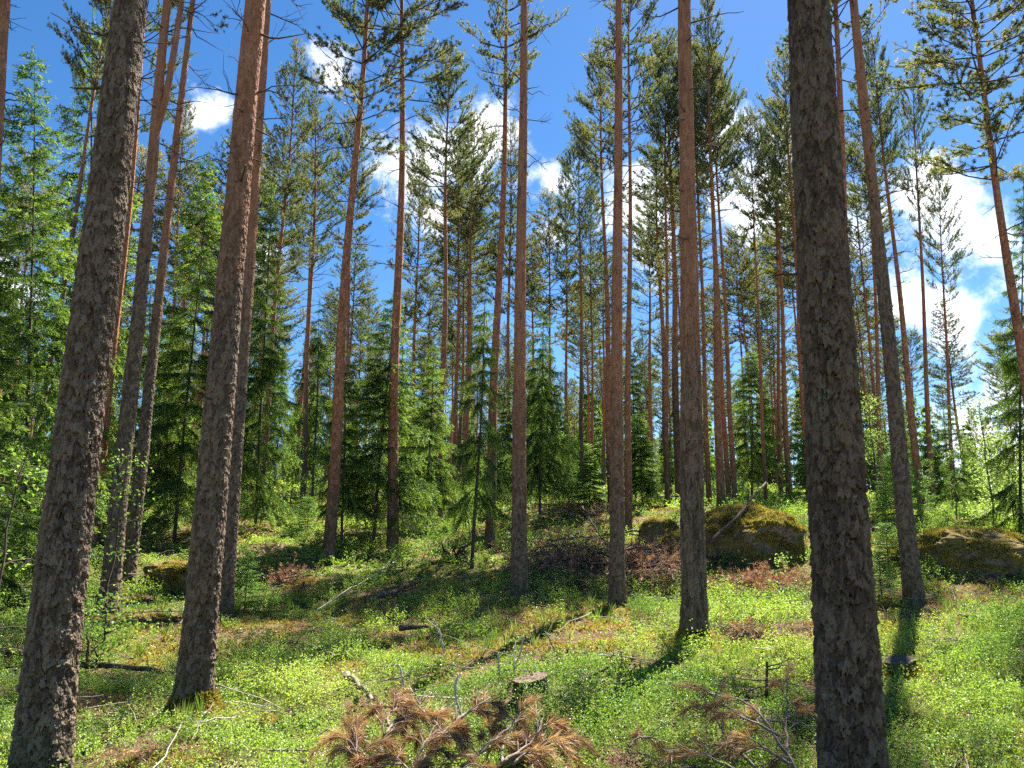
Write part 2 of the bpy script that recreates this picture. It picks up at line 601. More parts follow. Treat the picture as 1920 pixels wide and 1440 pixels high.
def trunk_mesh(name, H, r0, k, dz, z_fine, amp, plate_w, plate_h, seed, stubs=10, fork=None, bend=0.05):
    z = np.concatenate([np.arange(-0.35, z_fine, dz), np.linspace(z_fine, H, 26)])
    th = np.arange(k) * 2 * PI / k
    Z, TH = np.meshgrid(z, th, indexing='ij')
    r = r0 * (1 - .90 * np.clip(Z, 0, H) / H) + r0 * .50 * np.exp(-np.clip(Z + .2, 0, 9) / .30) * (1 + .45 * np.sin(TH * 3 + seed) + .25 * np.sin(TH * 5 + 2 * seed))
    nu = max(6, round(2 * PI * r0 / plate_w))
    u, v = TH / (2 * PI) * nu, Z / plate_h
    # warp so that plates are not regular
    wu = (vnoise(np.mod(TH / (2 * PI) * 12, 12), Z * 9, seed) - .5) * .7
    wv = (vnoise(TH / (2 * PI) * 14 + 40, Z * 13, seed + 1) - .5) * .8
    U = TH / (2 * PI)
    rag = lambda q, sd: vnoise(U * nu * q, v * q * .8, sd) - .5
    wu, wv = wu + .40 * rag(2.6, seed + 20) + .22 * rag(6, seed + 21), wv + .45 * rag(2.6, seed + 22) + .25 * rag(6, seed + 23)
    F1, F2, cid, dv = worley(u + wu, v + wv, nu, seed)
    G1, G2, cid2, dv2 = worley((u + wu * 1.3) * 2, (v + wv * 1.3) * 2.2, nu * 2, seed + 31)
    open_ = sstep(.30, .62, vnoise(U * 23, Z * 6, seed + 40) * .6 + vnoise(U * 60, Z * 17, seed + 41) * .4)
    crack = np.minimum(1, sstep(0.0, .12, F2 - F1) + .40 * (1 - open_))
    crack2 = np.minimum(1, sstep(0.0, .16, G2 - G1) + .15 + .4 * open_)
    up = sstep(1.5, 7.0, Z)
    fine = vnoise(U * 250, Z * 160, seed + 3) - .5
    med = vnoise(U * 70, Z * 34, seed + 4) - .5
    a = amp * (1 - .55 * up) * np.clip((H - Z) / H, .15, 1)
    disp = a * (crack * .7 + .75 * (cid - .5) - .95 * np.clip(dv, -.7, .7) + .35 * crack2 + .35 * (cid2 - .5) - .40 * dv2 + .25 * fine + .12 * med)
    crack = crack * (.55 + .45 * crack2)
    cid = np.clip(.5 * cid + .45 * cid2 + .12 * med + .35 * fine, 0, 1)
    lump = (vnoise(TH / (2 * PI) * 6, Z * 1.3, seed + 7) - .5) * r0 * .10
    r = r + disp + lump * np.where(Z < H - .5, 1, 0)
    bx = bend * (vnoise(Z[:, :1] * .22, Z[:, :1] * 0 + 3, seed) - .5) * sstep(0, 3, Z[:, :1])
    by = bend * (vnoise(Z[:, :1] * .22, Z[:, :1] * 0 + 8, seed + 2) - .5) * sstep(0, 3, Z[:, :1])
    V = np.stack([bx + r * np.cos(TH), by + r * np.sin(TH), Z], -1).reshape(-1, 3)
    n = len(z)
    i = np.arange(n - 1)[:, None] * k
    j = np.arange(k)[None, :]
    f = np.stack([i + j, i + (j + 1) % k, i + k + (j + 1) % k, i + k + j], -1).reshape(-1, 4)
    b = MB()
    b.add(V, f, smooth=False)
    cr, ce = [crack.ravel()], [cid.ravel()]
    rr = np.random.default_rng(seed)
    for _ in range(stubs):
        zz, t = rr.uniform(2.0, min(H * .6, 11)), rr.uniform(0, 2 * PI)
        L = rr.uniform(.05, .3) if zz < 6 else rr.uniform(.2, .7)
        rad = r0 * (1 - .9 * zz / H)
        d = np.array([math.cos(t), math.sin(t), rr.uniform(-.15, .5)])
        p = np.array([0, 0, zz]) + d * rad * .7
        q = p + d * (L + rad * .3)
        pts = p + (q - p) * np.linspace(0, 1, 6)[:, None] + np.cumsum(rr.normal(0, .05 * L, (6, 3)), 0) * [[0], [1], [1], [1], [1], [1]]
        n0 = b.n
        b.tube(pts, [.013, .011, .009, .007, .005, .003], 5, 1)
        cr.append(np.ones(b.n - n0)); ce.append(np.full(b.n - n0, .5))
    if fork:
        zz, dx, dy = fork
        s = np.linspace(0, 1, 14)
        pts = np.stack([dx * np.sqrt(s), dy * np.sqrt(s), zz + (H - 1 - zz) * s], 1)
        n0 = b.n
        b.tube(pts, r0 * .5 * (1 - .85 * s), 14, 0)
        cr.append(np.full(b.n - n0, .8)); ce.append(np.full(b.n - n0, .5))
    return b.mesh(name, [M_NEAR, M_BRANCH], {'crack': np.concatenate(cr), 'cell': np.concatenate(ce)})


def simple_trunk(name, H, r0, seed, k=12, bark=None):
    z = np.concatenate([[-.3, 0, .12, .3, .6], np.linspace(1, H, 26)])
    rr = np.random.default_rng(seed)
    ph = rr.uniform(0, 6)
    w = .05 * sstep(0, 4, z)
    pts = np.stack([w * np.sin(z * .55 + ph), w * np.cos(z * .43 + ph), z], 1)
    r = r0 * (1 - .92 * np.clip(z, 0, H) / H) + r0 * .30 * np.exp(-np.clip(z + .1, 0, 9) / .2)
    b = MB()
    b.tube(pts, r, k, 0)
    return b.mesh(name, [bark or M_FAR])


# ------------------------------------------------------------------ pine crown
def needles(b, P, A, n, L, W, mat, tint, spread=(.5, 1.15), rg=rng, droop=0.0):
    """n thin blades per point, fanned round the axis"""
    m = len(P)
    if m == 0:
        return
    P, A = np.repeat(P, n, 0), norm(np.repeat(A, n, 0))
    T = np.repeat(np.broadcast_to(np.asarray(tint, float), (m,)), n)
    r = rg.normal(size=(m * n, 3))
    perp = norm(r - (r * A).sum(1, keepdims=True) * A)
    ang = rg.uniform(*spread, m * n)[:, None]
    D = A * np.cos(ang) + perp * np.sin(ang)
    D[:, 2] -= droop
    D = norm(D)
    side = norm(np.cross(D, rg.normal(size=(m * n, 3))))
    ln = L * rg.uniform(.7, 1.2, m * n)[:, None]
    w = W * rg.uniform(.7, 1.2, m * n)[:, None]
    P = P + A * rg.uniform(-.5, .5, m * n)[:, None] * L * .5
    V = np.stack([P - side * w * .3, P + D * ln * .5 - side * w * .5, P + D * ln, P + D * ln * .5 + side * w * .5], 1).reshape(-1, 3)
    i = np.arange(m * n)[:, None] * 4
    t = np.repeat(np.clip(T + rg.normal(0, .12, m * n), 0, 1), 4)
    b.add(V, i + np.array([[0, 1, 2, 3]]), mat, t, smooth=False)


def pine_crown(name, seed, H=18.0, cb=.5, R=2.1, top=1.0, nn=13, tw=1.75, dead_from=.26, shape=.7, L=.088, W=.0145):
    rg = np.random.default_rng(seed)
    b = MB()
    zc = cb * H
    z = dead_from * H
    TP, TA, TT = [], [], []
    bare = rg.uniform(0, 2 * PI)
    while z < H * .985:
        t = (z - zc) / (H - zc)
        nb = rg.integers(3, 6) if t > 0 else rg.integers(1, 4)
        a0 = rg.uniform(0, 2 * PI)
        for q in range(nb):
            az = a0 + q * 2 * PI / nb + rg.normal(0, .35)
            if t < 0:
                ln = rg.uniform(.2, 1.3) * R * .62 * (.5 + .5 * sstep(dead_from * H, zc, z))
                el = rg.uniform(-.35, .45)
            else:
                ln = R * (1 - t) ** shape * (.55 + .45 * min(1, t / .3)) * rg.uniform(.65, 1.2) + .18
                el = rg.uniform(-.1, .3) + t * .75
                if rg.random() < .10:
                    continue
            n = 7
            s = np.linspace(0, 1, n)
            rad0 = .008 + .014 * ln / 2
            dirh = np.array([math.cos(az), math.sin(az), 0])
            side = np.array([-math.sin(az), math.cos(az), 0])
            sag = (rg.uniform(-.05, .30) if t > 0 else rg.uniform(-.35, .15)) * ln
            wob = np.cumsum(rg.normal(0, .045 * ln, n)) * s
            wz = np.cumsum(rg.normal(0, .035 * ln, n)) * s
            pts = np.array([0, 0, z]) + dirh * (s * ln * math.cos(el))[:, None] + side * wob[:, None]
            pts[:, 2] += s * ln * math.sin(el) + sag * s * s + wz
            b.tube(pts, rad0 * (1 - .8 * s), 5, 0, cap=False)
            tang = norm(np.gradient(pts, axis=0))
            live = t > 0 and not (t < .15 and rg.random() < .3)
            ntw = max(2, int(ln * (7 if live else 5.5) * tw))
            for c in range(ntw):
                f = rg.uniform(.25, 1) if live else rg.uniform(.2, .95)
                x = f * (n - 1)
                i0 = min(int(x), n - 2)
                p = pts[i0] + (pts[i0 + 1] - pts[i0]) * (x - i0)
                tg = tang[i0]
                sd = side * (1 if c % 2 else -1)
                tl = (.18 + .34 * (1 - f) * min(ln, 1.6)) * rg.uniform(.6, 1.5)
                d = norm(tg * rg.uniform(.5, 1.1) + sd * rg.uniform(.3, 1.0) + np.array([0, 0, rg.uniform(-.15, .55)]))
                m = 4
                ss = np.linspace(0, 1, m)[:, None]
                tp = p + d * tl * ss + np.array([0, 0, rg.uniform(.0, .25) * tl]) * ss ** 2 + rg.normal(0, .02, (m, 3)) * ss
                b.tube(tp, np.array([.006, .005, .004, .003]), 3, 0, cap=False)
                if live:
                    k = max(2, int(tl / .068))
                    fs = rg.uniform(.25, 1.0, k)
                    fs[0] = 1.0
                    for fq in fs:
                        xx = fq * (m - 1)
                        ii = min(int(xx), m - 2)
                        TP.append(tp[ii] + (tp[ii + 1] - tp[ii]) * (xx - ii))
                        TA.append(norm(tp[ii + 1] - tp[ii] + np.array([0, 0, .05 * tl]) + rg.normal(0, .05, 3)))
                        TT.append(.42 + .25 * rg.normal() * .7)
        z += rg.uniform(.36, .66) * (1 - .45 * max(t, 0)) if t > 0 else rg.uniform(.35, .8)
    P, A = np.array(TP), np.array(TA)
    big = fbm(P[:, 0] * .9 + 10, P[:, 2] * .9 + P[:, 1] * .7, 3, seed)
    T = np.clip(np.array(TT) + (big - .5) * .9, 0, 1)
    needles(b, P, A, nn, L, W, 1, T, (.2, 1.25), rg)
    return b.mesh(name, [M_BRANCH, M_NEEDLE])


# ------------------------------------------------------------------ spruce crown
def spruce_crown(name, seed, H=8.0, R=1.5, z0=.06, gap=.27, droop=.5, dens=1.0, shape=.85, mat=None, bl=.070, bw=.017, step=.034, tipgain=.6, nbr=(5, 8)):
    rg = np.random.default_rng(seed)
    b = MB()
    z = z0 * H
    P, A, T = [], [], []

    def run(pts, t0, t1):
        seg = np.linalg.norm(np.diff(pts, axis=0), axis=1)
        L = seg.sum()
        k = max(2, int(L / step))
        f = (np.arange(k) + .5) / k * (len(pts) - 1)
        i = np.minimum(f.astype(int), len(pts) - 2)
        fr = (f - i)[:, None]
        P.append(pts[i] * (1 - fr) + pts[i + 1] * fr)
        A.append(norm(pts[i + 1] - pts[i]))
        T.append(t0 + (t1 - t0) * (f / (len(pts) - 1)) ** 2)

    while z < H * .97:
        t = z / H
        nb = rg.integers(*nbr)
        a0 = rg.uniform(0, 2 * PI)
        for q in range(nb):
            az = a0 + q * 2 * PI / nb + rg.normal(0, .25)
            ln = (R * (1 - t) ** shape * rg.uniform(.5, 1.2) * (.72 + .56 * vnoise(np.array([az * 1.2]), np.array([z * 1.1]), seed)[0]) + .10) * (.75 if t < .12 else 1)
            if rg.random() < .08:
                continue
            n = 7
            s = np.linspace(0, 1, n)
            el = .55 * t + .02 + rg.normal(0, .13)
            dirh = np.array([math.cos(az), math.sin(az), 0])
            side = np.array([-math.sin(az), math.cos(az), 0])
            pts = np.array([0, 0, z]) + dirh * (s * ln * math.cos(el))[:, None] + side * (np.cumsum(rg.normal(0, .03 * ln, n)) * s)[:, None]
            dr = droop * (1 - .6 * t)
            pts[:, 2] += s * ln * math.sin(el) - dr * ln * (s ** 1.5 - .35 * s ** 4)
            b.tube(pts, (.004 + .008 * ln / 1.5) * (1 - .8 * s), 4, 0, cap=False)
            dead = t < .22 and rg.random() < .35
            if not dead:
                run(pts[2:] if ln > .5 else pts, .25, .8)
            nl = max(3, int(ln / .065 * dens))
            for c in range(nl):
                f = .18 + .8 * (c + rg.random()) / nl
                x = f * (n - 1)
                i0 = min(int(x), n - 2)
                p = pts[i0] + (pts[i0 + 1] - pts[i0]) * (x - i0)
                tg = norm(pts[i0 + 1] - pts[i0])
                sd = side * (1 if c % 2 else -1)
                tl = (.10 + .42 * (1 - f) * ln * .6 + .10 * ln) * rg.uniform(.5, 1.4)
                d = norm(tg * .8 + sd * rg.uniform(.5, 1.1))
                ss = np.linspace(0, 1, 4)[:, None]
                tp = p + d * tl * ss
                tp[:, 2] -= (dr * rg.uniform(.5, 1.7) * tl) * ss[:, 0] ** 1.5
                if dead:
                    b.tube(tp, [.003, .003, .002, .0015], 3, 0, cap=False)
                else:
                    run(tp, .2, .55 + tipgain * rg.random())
        z += gap * rg.uniform(.7, 1.3) * (1 - .45 * t)
    # leader
    lead = np.array([[0, 0, H * .95], [0, 0, H * .975], [0.01, 0, H]])
    run(lead, .5, .8)
    P, A, T = np.concatenate(P), np.concatenate(A), np.concatenate(T)
    big = fbm(P[:, 0] * 1.6 + 30, P[:, 2] * 1.6 + P[:, 1], 3, seed)
    needles(b, P, A, 4, bl, bw, 1, np.clip(T + (big - .5) * .7, 0, 1), (.45, 1.0), rg)
    return b.mesh(name, [M_SPRUCE_BARK, mat or M_SPRUCE])


# ------------------------------------------------------------------ archetypes
ARCH = [
    dict(seed=1, cb=.55, R=2.8), dict(seed=2, cb=.60, R=2.5, shape=.55), dict(seed=3, cb=.49, R=2.3, shape=.8),
    dict(seed=4, cb=.46, R=2.7, shape=.85), dict(seed=5, cb=.62, R=2.8, shape=.5), dict(seed=6, cb=.52, R=2.1, shape=.65), dict(seed=7, cb=.60, R=1.8, nn=10, tw=1.2),
]
PINE_CROWN = [  # the last one is thin, for the near pines of the clearing
    pine_crown('pine_crown_mesh', **a) for a in ARCH]
PINE_TRUNK = [simple_trunk('pine_trunk_mesh', 18, .14, s) for s in range(4)]
SP = {
    'a': [spruce_crown('spruce_crown_mesh', 21, droop=.95, z0=.17, gap=.40, dens=1.55), spruce_crown('spruce_crown_mesh', 22, R=1.4, gap=.46, droop=1.15, z0=.20, dens=1.6)],
    'b': [spruce_crown('spruce_crown_mesh', 23, droop=1.5, gap=.50, dens=1.5, z0=.22, nbr=(4, 7)), spruce_crown('spruce_crown_mesh', 24, droop=1.35, gap=.56, dens=1.5, z0=.26, nbr=(4, 7))],
    'c': [spruce_crown('spruce_crown_mesh', 25, H=2.2, R=.8, z0=.05, gap=.14, droop=.25, mat=M_YOUNG, bl=.045, bw=.011, step=.024)],
    'd': [spruce_crown('spruce_crown_mesh', 26, H=13, R=1.9, gap=.60, droop=.9, dens=1.4, nbr=(4, 7), bl=.085, bw=.022, step=.045, tipgain=.75), spruce_crown('spruce_crown_mesh', 27, H=13, R=1.9, gap=.68, droop=1.2, dens=1.4, nbr=(4, 7), bl=.085, bw=.022, step=.045)],
}
SP_H = {'a': 8.0, 'b': 8.0, 'c': 2.2, 'd': 13.0}
SP_R = {'a': 1.45, 'b': 1.5, 'c': .8, 'd': 1.9}
SP_TRUNK = [simple_trunk('spruce_trunk_mesh', 8, .06, 40 + s, 9, M_SPRUCE_BARK) for s in range(2)]
TREES = []   # (object, base position, kind)


def lean_quat(axis):
    return Vector((0, 0, 1)).rotation_difference(Vector(axis).normalized())


def make_pine(loc, axis, H, r, trunk=None, arch=0, orange=3.0, name='pine_tree', spin=None, crown_scale=1.0, shade_amount=0.0):
    t = empty(name, loc)
    t.rotation_mode = 'QUATERNION'
    t.rotation_quaternion = lean_quat(axis)
    s = H / 18
    if trunk is None:
        tr = link('trunk', PINE_TRUNK[arch % 4], t)
        tr.scale = (r / .14, r / .14, s)
        tr['orange_from'] = orange / s
    else:
        tr = link('trunk', trunk, t)
        tr['orange_from'] = orange
        tr['bark_shade'] = shade_amount
    c = link('crown', PINE_CROWN[arch], t)
    c.scale = (s * crown_scale, s * crown_scale, s)
    c.rotation_euler[2] = random.uniform(0, 6.28) if spin is None else spin
    return t


BASE = {}
LIGHT = ('T8', 'T11', 'T36', 'T38', 'T14', 'T19', 'T20', 'T16', 'T39', 'T10b', 'T37', 'T15', 'T14b')   # thin-crowned pines
for i, (k, (px, py, Y, px2, py2, r, H, og)) in enumerate(FRONT.items()):
    r *= THIN
    p1, p2 = at_depth(px, py, Y), at_depth(px2, py2, Y)
    p1[2] = gz(p1[0], p1[1]) if Y > 6 else p1[2]
    near = Y < 5
    me = trunk_mesh('trunk_mesh', H, r, 176 if near else (120 if Y < 10 else 72), .008 if near else (.012 if Y < 10 else .02), 6.4 if near else (9 if Y < 10 else 12),
                    .0145 if near else .013, .036, .13 if k == 'T12' else .072, 100 + i, fork=(7.4, .42, .1) if k == 'T4a' else None)
    t = make_pine(p1, p2 - p1, H, r, me, 1 if k == 'T18' else 6, og, crown_scale=.8 if k == 'T18' else .6, shade_amount={'T17': .25, 'T1': 0.0}.get(k, .0))
    BASE[k] = (t, p1)
for i, (k, (px, py, Y, px2, py2, r, H, og)) in enumerate(MID.items()):
    r, og = r * .98, og - 1.4
    p1, p2 = at_depth(px, py, Y), at_depth(px2, py2, Y)
    p1[2] = gz(p1[0], p1[1])
    t = make_pine(p1, p2 - p1, H, r, None, 3 if k == 'T22' else (1, 4)[i % 2] if k in LIGHT else (i * 5 + 2) % 6, og, crown_scale=1.1 if k == 'T22' else .42 if k in ('T19', 'T20') else .55 if k == 'T13' else .62 if k in LIGHT else min(1.0, max(.45, r / .137 * .85)))
    BASE[k] = (t, p1)

SPR = []
for i, (px, py, Y, ax, ay, R, kd) in enumerate(SPRUCES):
    p1, p2 = at_depth(px, py, Y), at_depth(ax, ay, Y)
    p1[2] = gz(p1[0], p1[1])
    H = p2[2] - p1[2]
    t = empty('spruce_tree', p1)
    t.rotation_mode = 'QUATERNION'
    t.rotation_quaternion = lean_quat(p2 - p1)
    s = H / SP_H[kd]
    tr = link('trunk', SP_TRUNK[i % 2], t)
    tr.scale = (max(.4, s * .9) if kd != 'c' else .35,) * 2 + (H / 8,)
    c = link('crown', SP[kd][i % len(SP[kd])], t)
    c.scale = (R / SP_R[kd],) * 2 + (s,)
    c.rotation_euler[2] = random.uniform(0, 6.28)
    SPR.append((t, p1, kd, H))

# ------------------------------------------------------------------ background stand
taken = [b[1][:2] for b in BASE.values()] + [s[1][:2] for s in SPR]
BG, BGS = [], []


def free(x, y, d):
    return all((x - a) ** 2 + (y - c) ** 2 > d * d for a, c in taken)


tries = 0
while len(BG) < 152 and tries < 9000:
    tries += 1
    Y = 29 + 66 * random.random() ** .8
    X = random.uniform(-.74, .74) * Y
    if X / Y > .50 and random.random() < .75:
        continue
    if not free(X, Y, 2.1):
        continue
    taken.append((X, Y))
    H = random.uniform(12.5, 19.5)
    ax = np.array([random.gauss(0, .018), random.gauss(0, .018), 1])
    t = make_pine((X, Y, gz(X, Y)), ax, H, random.uniform(.095, .155), None, random.randrange(6), random.uniform(1.8, 5), crown_scale=random.uniform(.9, 1.25))
    BG.append((t, np.array([X, Y, gz(X, Y)])))
tries = 0
while len(BGS) < 44 and tries < 5000:
    tries += 1
    Y = random.uniform(29, 78)
    X = random.uniform(-.74, .70) * Y
    if not free(X, Y, 1.5):
        continue
    taken.append((X, Y))
    H = random.choice([1.4, 1.8, 2.2, 2.8, 2.8, 3.5, 4.5, 5.5, 6.5])
    kd = 'c' if H < 3 else random.choice('ab')
    t = empty('spruce_tree', (X, Y, gz(X, Y)))
    tr = link('trunk', SP_TRUNK[len(BGS) % 2], t)
    tr.scale = (.4 if kd == 'c' else .8,) * 2 + (H / 8,)
    c = link('crown', random.choice(SP[kd]), t)
    s = H / SP_H[kd]
    c.scale = (s * random.uniform(.9, 1.2) if kd == 'c' else max(.7, s) * random.uniform(.8, 1.1),) * 2 + (s,)
    c.rotation_euler[2] = random.uniform(0, 6.28)
    BGS.append((t, np.array([X, Y, gz(X, Y)])))

# ------------------------------------------------------------------ boulders
from mathutils import noise as mn
import bmesh


def boulder(name, px0, px1, ptop, pbase, Y, depth, label, seed, tilt=0.0, moss=9000, boxy=.55):
    a, c = at_depth(px0, pbase, Y), at_depth(px1, pbase, Y)
    w, h = (c[0] - a[0]) / 2, at_depth(0, ptop, Y + depth * .3)[2] - a[2]
    cx, cy = (a[0] + c[0]) / 2, Y + depth * .5
    z0 = min(gz(cx, Y), a[2]) - .06
    bm = bmesh.new()
    bmesh.ops.create_icosphere(bm, subdivisions=6, radius=1)
    for v in bm.verts:
        p = v.co.copy()
        e = 1 - boxy
        q = Vector([math.copysign(abs(t) ** (e + .25), t) for t in p])
        q = q / max(q.length, .001) * (q.length * .6 + .4)
        s = Vector((p.x * 1.1 + seed, p.y * 1.1, p.z * 1.1))
        d = .22 * mn.noise(s * 1.3) + .12 * mn.noise(s * 3.1) + .05 * mn.noise(s * 8) + .028 * mn.noise(s * 20)
        q = q * (1 + d)
        v.co = Vector((q.x * w * .95 + tilt * q.z * w, q.y * depth * .55, (q.z * .62 + .42) * h if q.z > -.68 else 0))
    bm.normal_update()
    t = empty(name, (cx, cy, z0), label, 'boulder')
    me = bpy.data.meshes.new('boulder_mesh')
    bm.to_mesh(me)
    for p in me.polygons:
        p.use_smooth = True
    me.materials.append(M_ROCK)
    link('stone', me, t)
    # moss growing on the upper faces
    P = np.array([v.co[:] for v in me.vertices])
    N = np.array([v.normal[:] for v in me.vertices])
    rg = np.random.default_rng(seed)
    ok = np.nonzero((N[:, 2] > .05) & (fbm(P[:, 0] * 2.2 + seed, P[:, 1] * 2.2 + P[:, 2] * 2, 3, seed) > .40))[0]
    k = rg.choice(ok, moss)
    b = MB()
    pp = P[k] + rg.normal(0, .012, (moss, 3)) - N[k] * .01
    tt = np.clip(fbm(pp[:, 0] * 3, pp[:, 1] * 3, 3, seed + 1) * 1.5 - .35, 0, 1)
    needles(b, pp, norm(N[k] + [0, 0, .4]), 3, .045, .014, 0, tt, (.3, 1.2), rg)
    link('moss', b.mesh('moss_mesh', [M_MOSS]), t)
    bm.free()
    return (cx, cy, max(w, depth * .55))


BLOCK = []
BLOCK.append(boulder('boulder', 1322, 1545, 950, 1072, 15.4, 2.2, 'big dark rounded boulder capped with brown moss, a dead stick leaning on it', 3, moss=14000, boxy=.38))
BLOCK.append(boulder('boulder', 1722, 2010, 990, 1088, 13.9, 2.0, 'wide low boulder under golden moss behind the slim pine at the right', 8, moss=14000, boxy=.4))
BLOCK.append(boulder('boulder', 1204, 1282, 950, 994, 19.5, .9, 'small pale-faced mossy boulder to the left of the sunlit pine', 14, moss=3000))
BLOCK.append(boulder('boulder', 1246, 1335, 990, 1058, 15.9, .9, 'low stone added for the dark shade on the left side of the big boulder', 22, moss=3500))  # added stone, stands in for the shade left of the big boulder
BLOCK.append(boulder('boulder', 243, 372, 1036, 1096, 13.4, .8, 'low mossy rotten mound with a dark hollow front behind the rim-lit pine', 31, moss=4000))  # rotten mound, built with the boulder shape
BLOCK.append(boulder('boulder', 1640, 1700, 1092, 1118, 11.4, .5, 'little moss-topped stone beside the foot of the slim leaning pine', 37, moss=2500))
BLOCK.append(boulder('boulder', 1800, 1880, 972, 1000, 19.5, .9, 'flat mossy stone further up the slope beyond the wide golden boulder', 44, moss=2500))


# ------------------------------------------------------------------ stumps
def stump(px, pbase, Y, r, h, label, mossy=False, seed=5):
    p = ground_at(px, pbase)
    t = empty('tree_stump', p, label, 'stump')
    k = 72
    z = np.linspace(-.12, h, 26)
    th = np.arange(k) * 2 * PI / k
    Z, TH = np.meshgrid(z, th, indexing='ij')
    F1, F2, cid, dv = worley(TH / (2 * PI) * 16 + .5 * vnoise(TH * 3, Z * 20, 2), Z / .07, 16, seed)
    cr = sstep(.02, .3, F2 - F1)
    rr = r * (1 + .28 * np.exp(-np.clip(Z + .1, 0, 9) / .09) * (1 + .5 * np.sin(3 * TH + seed))) + .014 * cr * (.5 + cid) + .01 * np.sin(2 * TH)
    Z = Z + (Z / h) * .025 * np.sin(TH + 1) * (Z > 0)
    V = np.stack([rr * np.cos(TH), rr * np.sin(TH), Z], -1).reshape(-1, 3)
    i = np.arange(len(z) - 1)[:, None] * k
    j = np.arange(k)[None, :]
    b = MB()
    b.add(V, np.stack([i + j, i + (j + 1) % k, i + k + (j + 1) % k, i + k + j], -1).reshape(-1, 4))
    o = link('bark', b.mesh('stump_bark_mesh', [M_NEAR], {'crack': cr.ravel(), 'cell': cid.ravel()}), t)
    o['orange_from'] = 30.0
    b = MB()
    top = V[-k:]
    c = top.mean(0) - [0, 0, .004]
    rings = [c + (top - c) * f - np.array([0, 0, .006 * (1 - f)]) for f in (.999, .75, .5, .25)]
    rings = [q + np.array([0, 0, 1]) * (np.random.default_rng(seed + n).normal(0, .003, (k, 1))) for n, q in enumerate(rings)]
    vv = np.concatenate(rings + [c[None, :]])
    fs = []
    for a in range(3):
        fs.append(np.stack([a * k + j[0], a * k + (j[0] + 1) % k, (a + 1) * k + (j[0] + 1) % k, (a + 1) * k + j[0]], -1))
    b.add(vv, np.concatenate(fs))
    b.f.append(np.stack([3 * k + j[0], 3 * k + (j[0] + 1) % k, np.full(k, 4 * k)], -1))
    b.m.append(np.zeros(k, np.int32)); b.s.append(np.ones(k, bool))
    link('cut_face', b.mesh('cut_face_mesh', [M_CUT]), t)
    if mossy:
        rg = np.random.default_rng(seed)
        a, u = rg.uniform(0, 2 * PI, 4000), rg.uniform(0, 1, 4000)
        q = r * (1.02 + .9 * (1 - u) ** 1.5)
        P = np.stack([q * np.cos(a), q * np.sin(a), -.06 + u * h * .9], 1)
        b = MB()
        needles(b, P, np.stack([np.cos(a), np.sin(a), np.full(4000, .8)], 1), 3, .045, .014, 0, rg.uniform(.2, .9, 4000), (.2, 1.1), rg)
        link('moss', b.mesh('moss_mesh', [M_MOSS]), t)
    BLOCK.append((p[0], p[1], r * (1.9 if mossy else 1.5)))
    BLOCK.append((p[0], p[1] - r * 1.3, r * 1.1))


stump(996, 1312, 7.0, .135, .17, 'sawn stump with a pale flat cut top among bilberries in the clearing', seed=5)
stump(1690, 1262, 8.25, .13, .11, 'low stump with an orange moss skirt in the shadow of the slim pine', True, 9)


# moss skirts on the feet of two near pines
for k, rr_, n_ in (('T12', .15, 5000), ('T2', .14, 2500)):
    t_, p_ = BASE[k]
    rg_ = np.random.default_rng(n_)
    a_, u_ = rg_.normal(3.6, .8, n_) if k == 'T12' else rg_.uniform(0, 6.3, n_), rg_.uniform(0, 1, n_)
    q_ = rr_ * (1.12 + 1.0 * (1 - u_) ** 1.6)
    wx, wy = q_ * np.cos(a_), q_ * np.sin(a_)
    P_ = np.stack([wx, wy, hfun(wx + p_[0], wy + p_[1]) - p_[2] + u_ ** 1.3 * .16], 1)
    b_ = MB()
    needles(b_, P_, np.stack([np.cos(a_), np.sin(a_), np.full(n_, .8)], 1), 3, .045, .013, 0, rg_.uniform(.1, .8, n_), (.2, 1.1), rg_)
    o_ = link('moss', b_.mesh('moss_mesh', [M_MOSS]), t_)
    o_.rotation_mode = 'QUATERNION'
    o_.rotation_quaternion = t_.rotation_quaternion.inverted()


# ------------------------------------------------------------------ logs and sticks
def stick(name, label, pts, r, mat, cat='stick', k=8, seed=0, forks=(), wob=.03, lift=.0):
    """pts: pixel points with distance (px, py, Y) in the air or (px, py) on the ground"""
    rg = np.random.default_rng(seed + 77)
    W = []
    for q in pts:
        W.append(at_depth(*q) if len(q) == 3 else ground_at(*q) + np.array([0, 0, r + lift]))
    W = np.array(W)
    n = 14
    s = np.linspace(0, 1, n)
    src = np.linspace(0, 1, len(W))
    P = np.stack([np.interp(s, src, W[:, i]) for i in range(3)], 1)
    L = np.linalg.norm(np.diff(W, axis=0), axis=1).sum()
    P[1:-1] += rg.normal(0, wob * min(L, 1.2) * .4, (n - 2, 3))
    o = P[0].copy()
    b = MB()
    b.tube(P - o, r * (1 - .45 * s) * rg.uniform(.88, 1.12, n), k, 0)
    for f, ln in forks:
        i = int(f * (n - 1))
        tg = norm(P[min(i + 1, n - 1)] - P[i - 1])
        d = norm(tg * .7 + rg.normal(0, .7, 3) + [0, 0, .35])
        ss = np.linspace(0, 1, 6)[:, None]
        q = P[i] + d * ln * ss + rg.normal(0, .04 * ln, (6, 3)) * ss
        b.tube(q - o, r * .55 * (1 - .75 * ss[:, 0]), 5, 0)
    ob = link(name, b.mesh(name + '_mesh', [mat]))
    ob.location = o
    return tag(ob, label, cat)


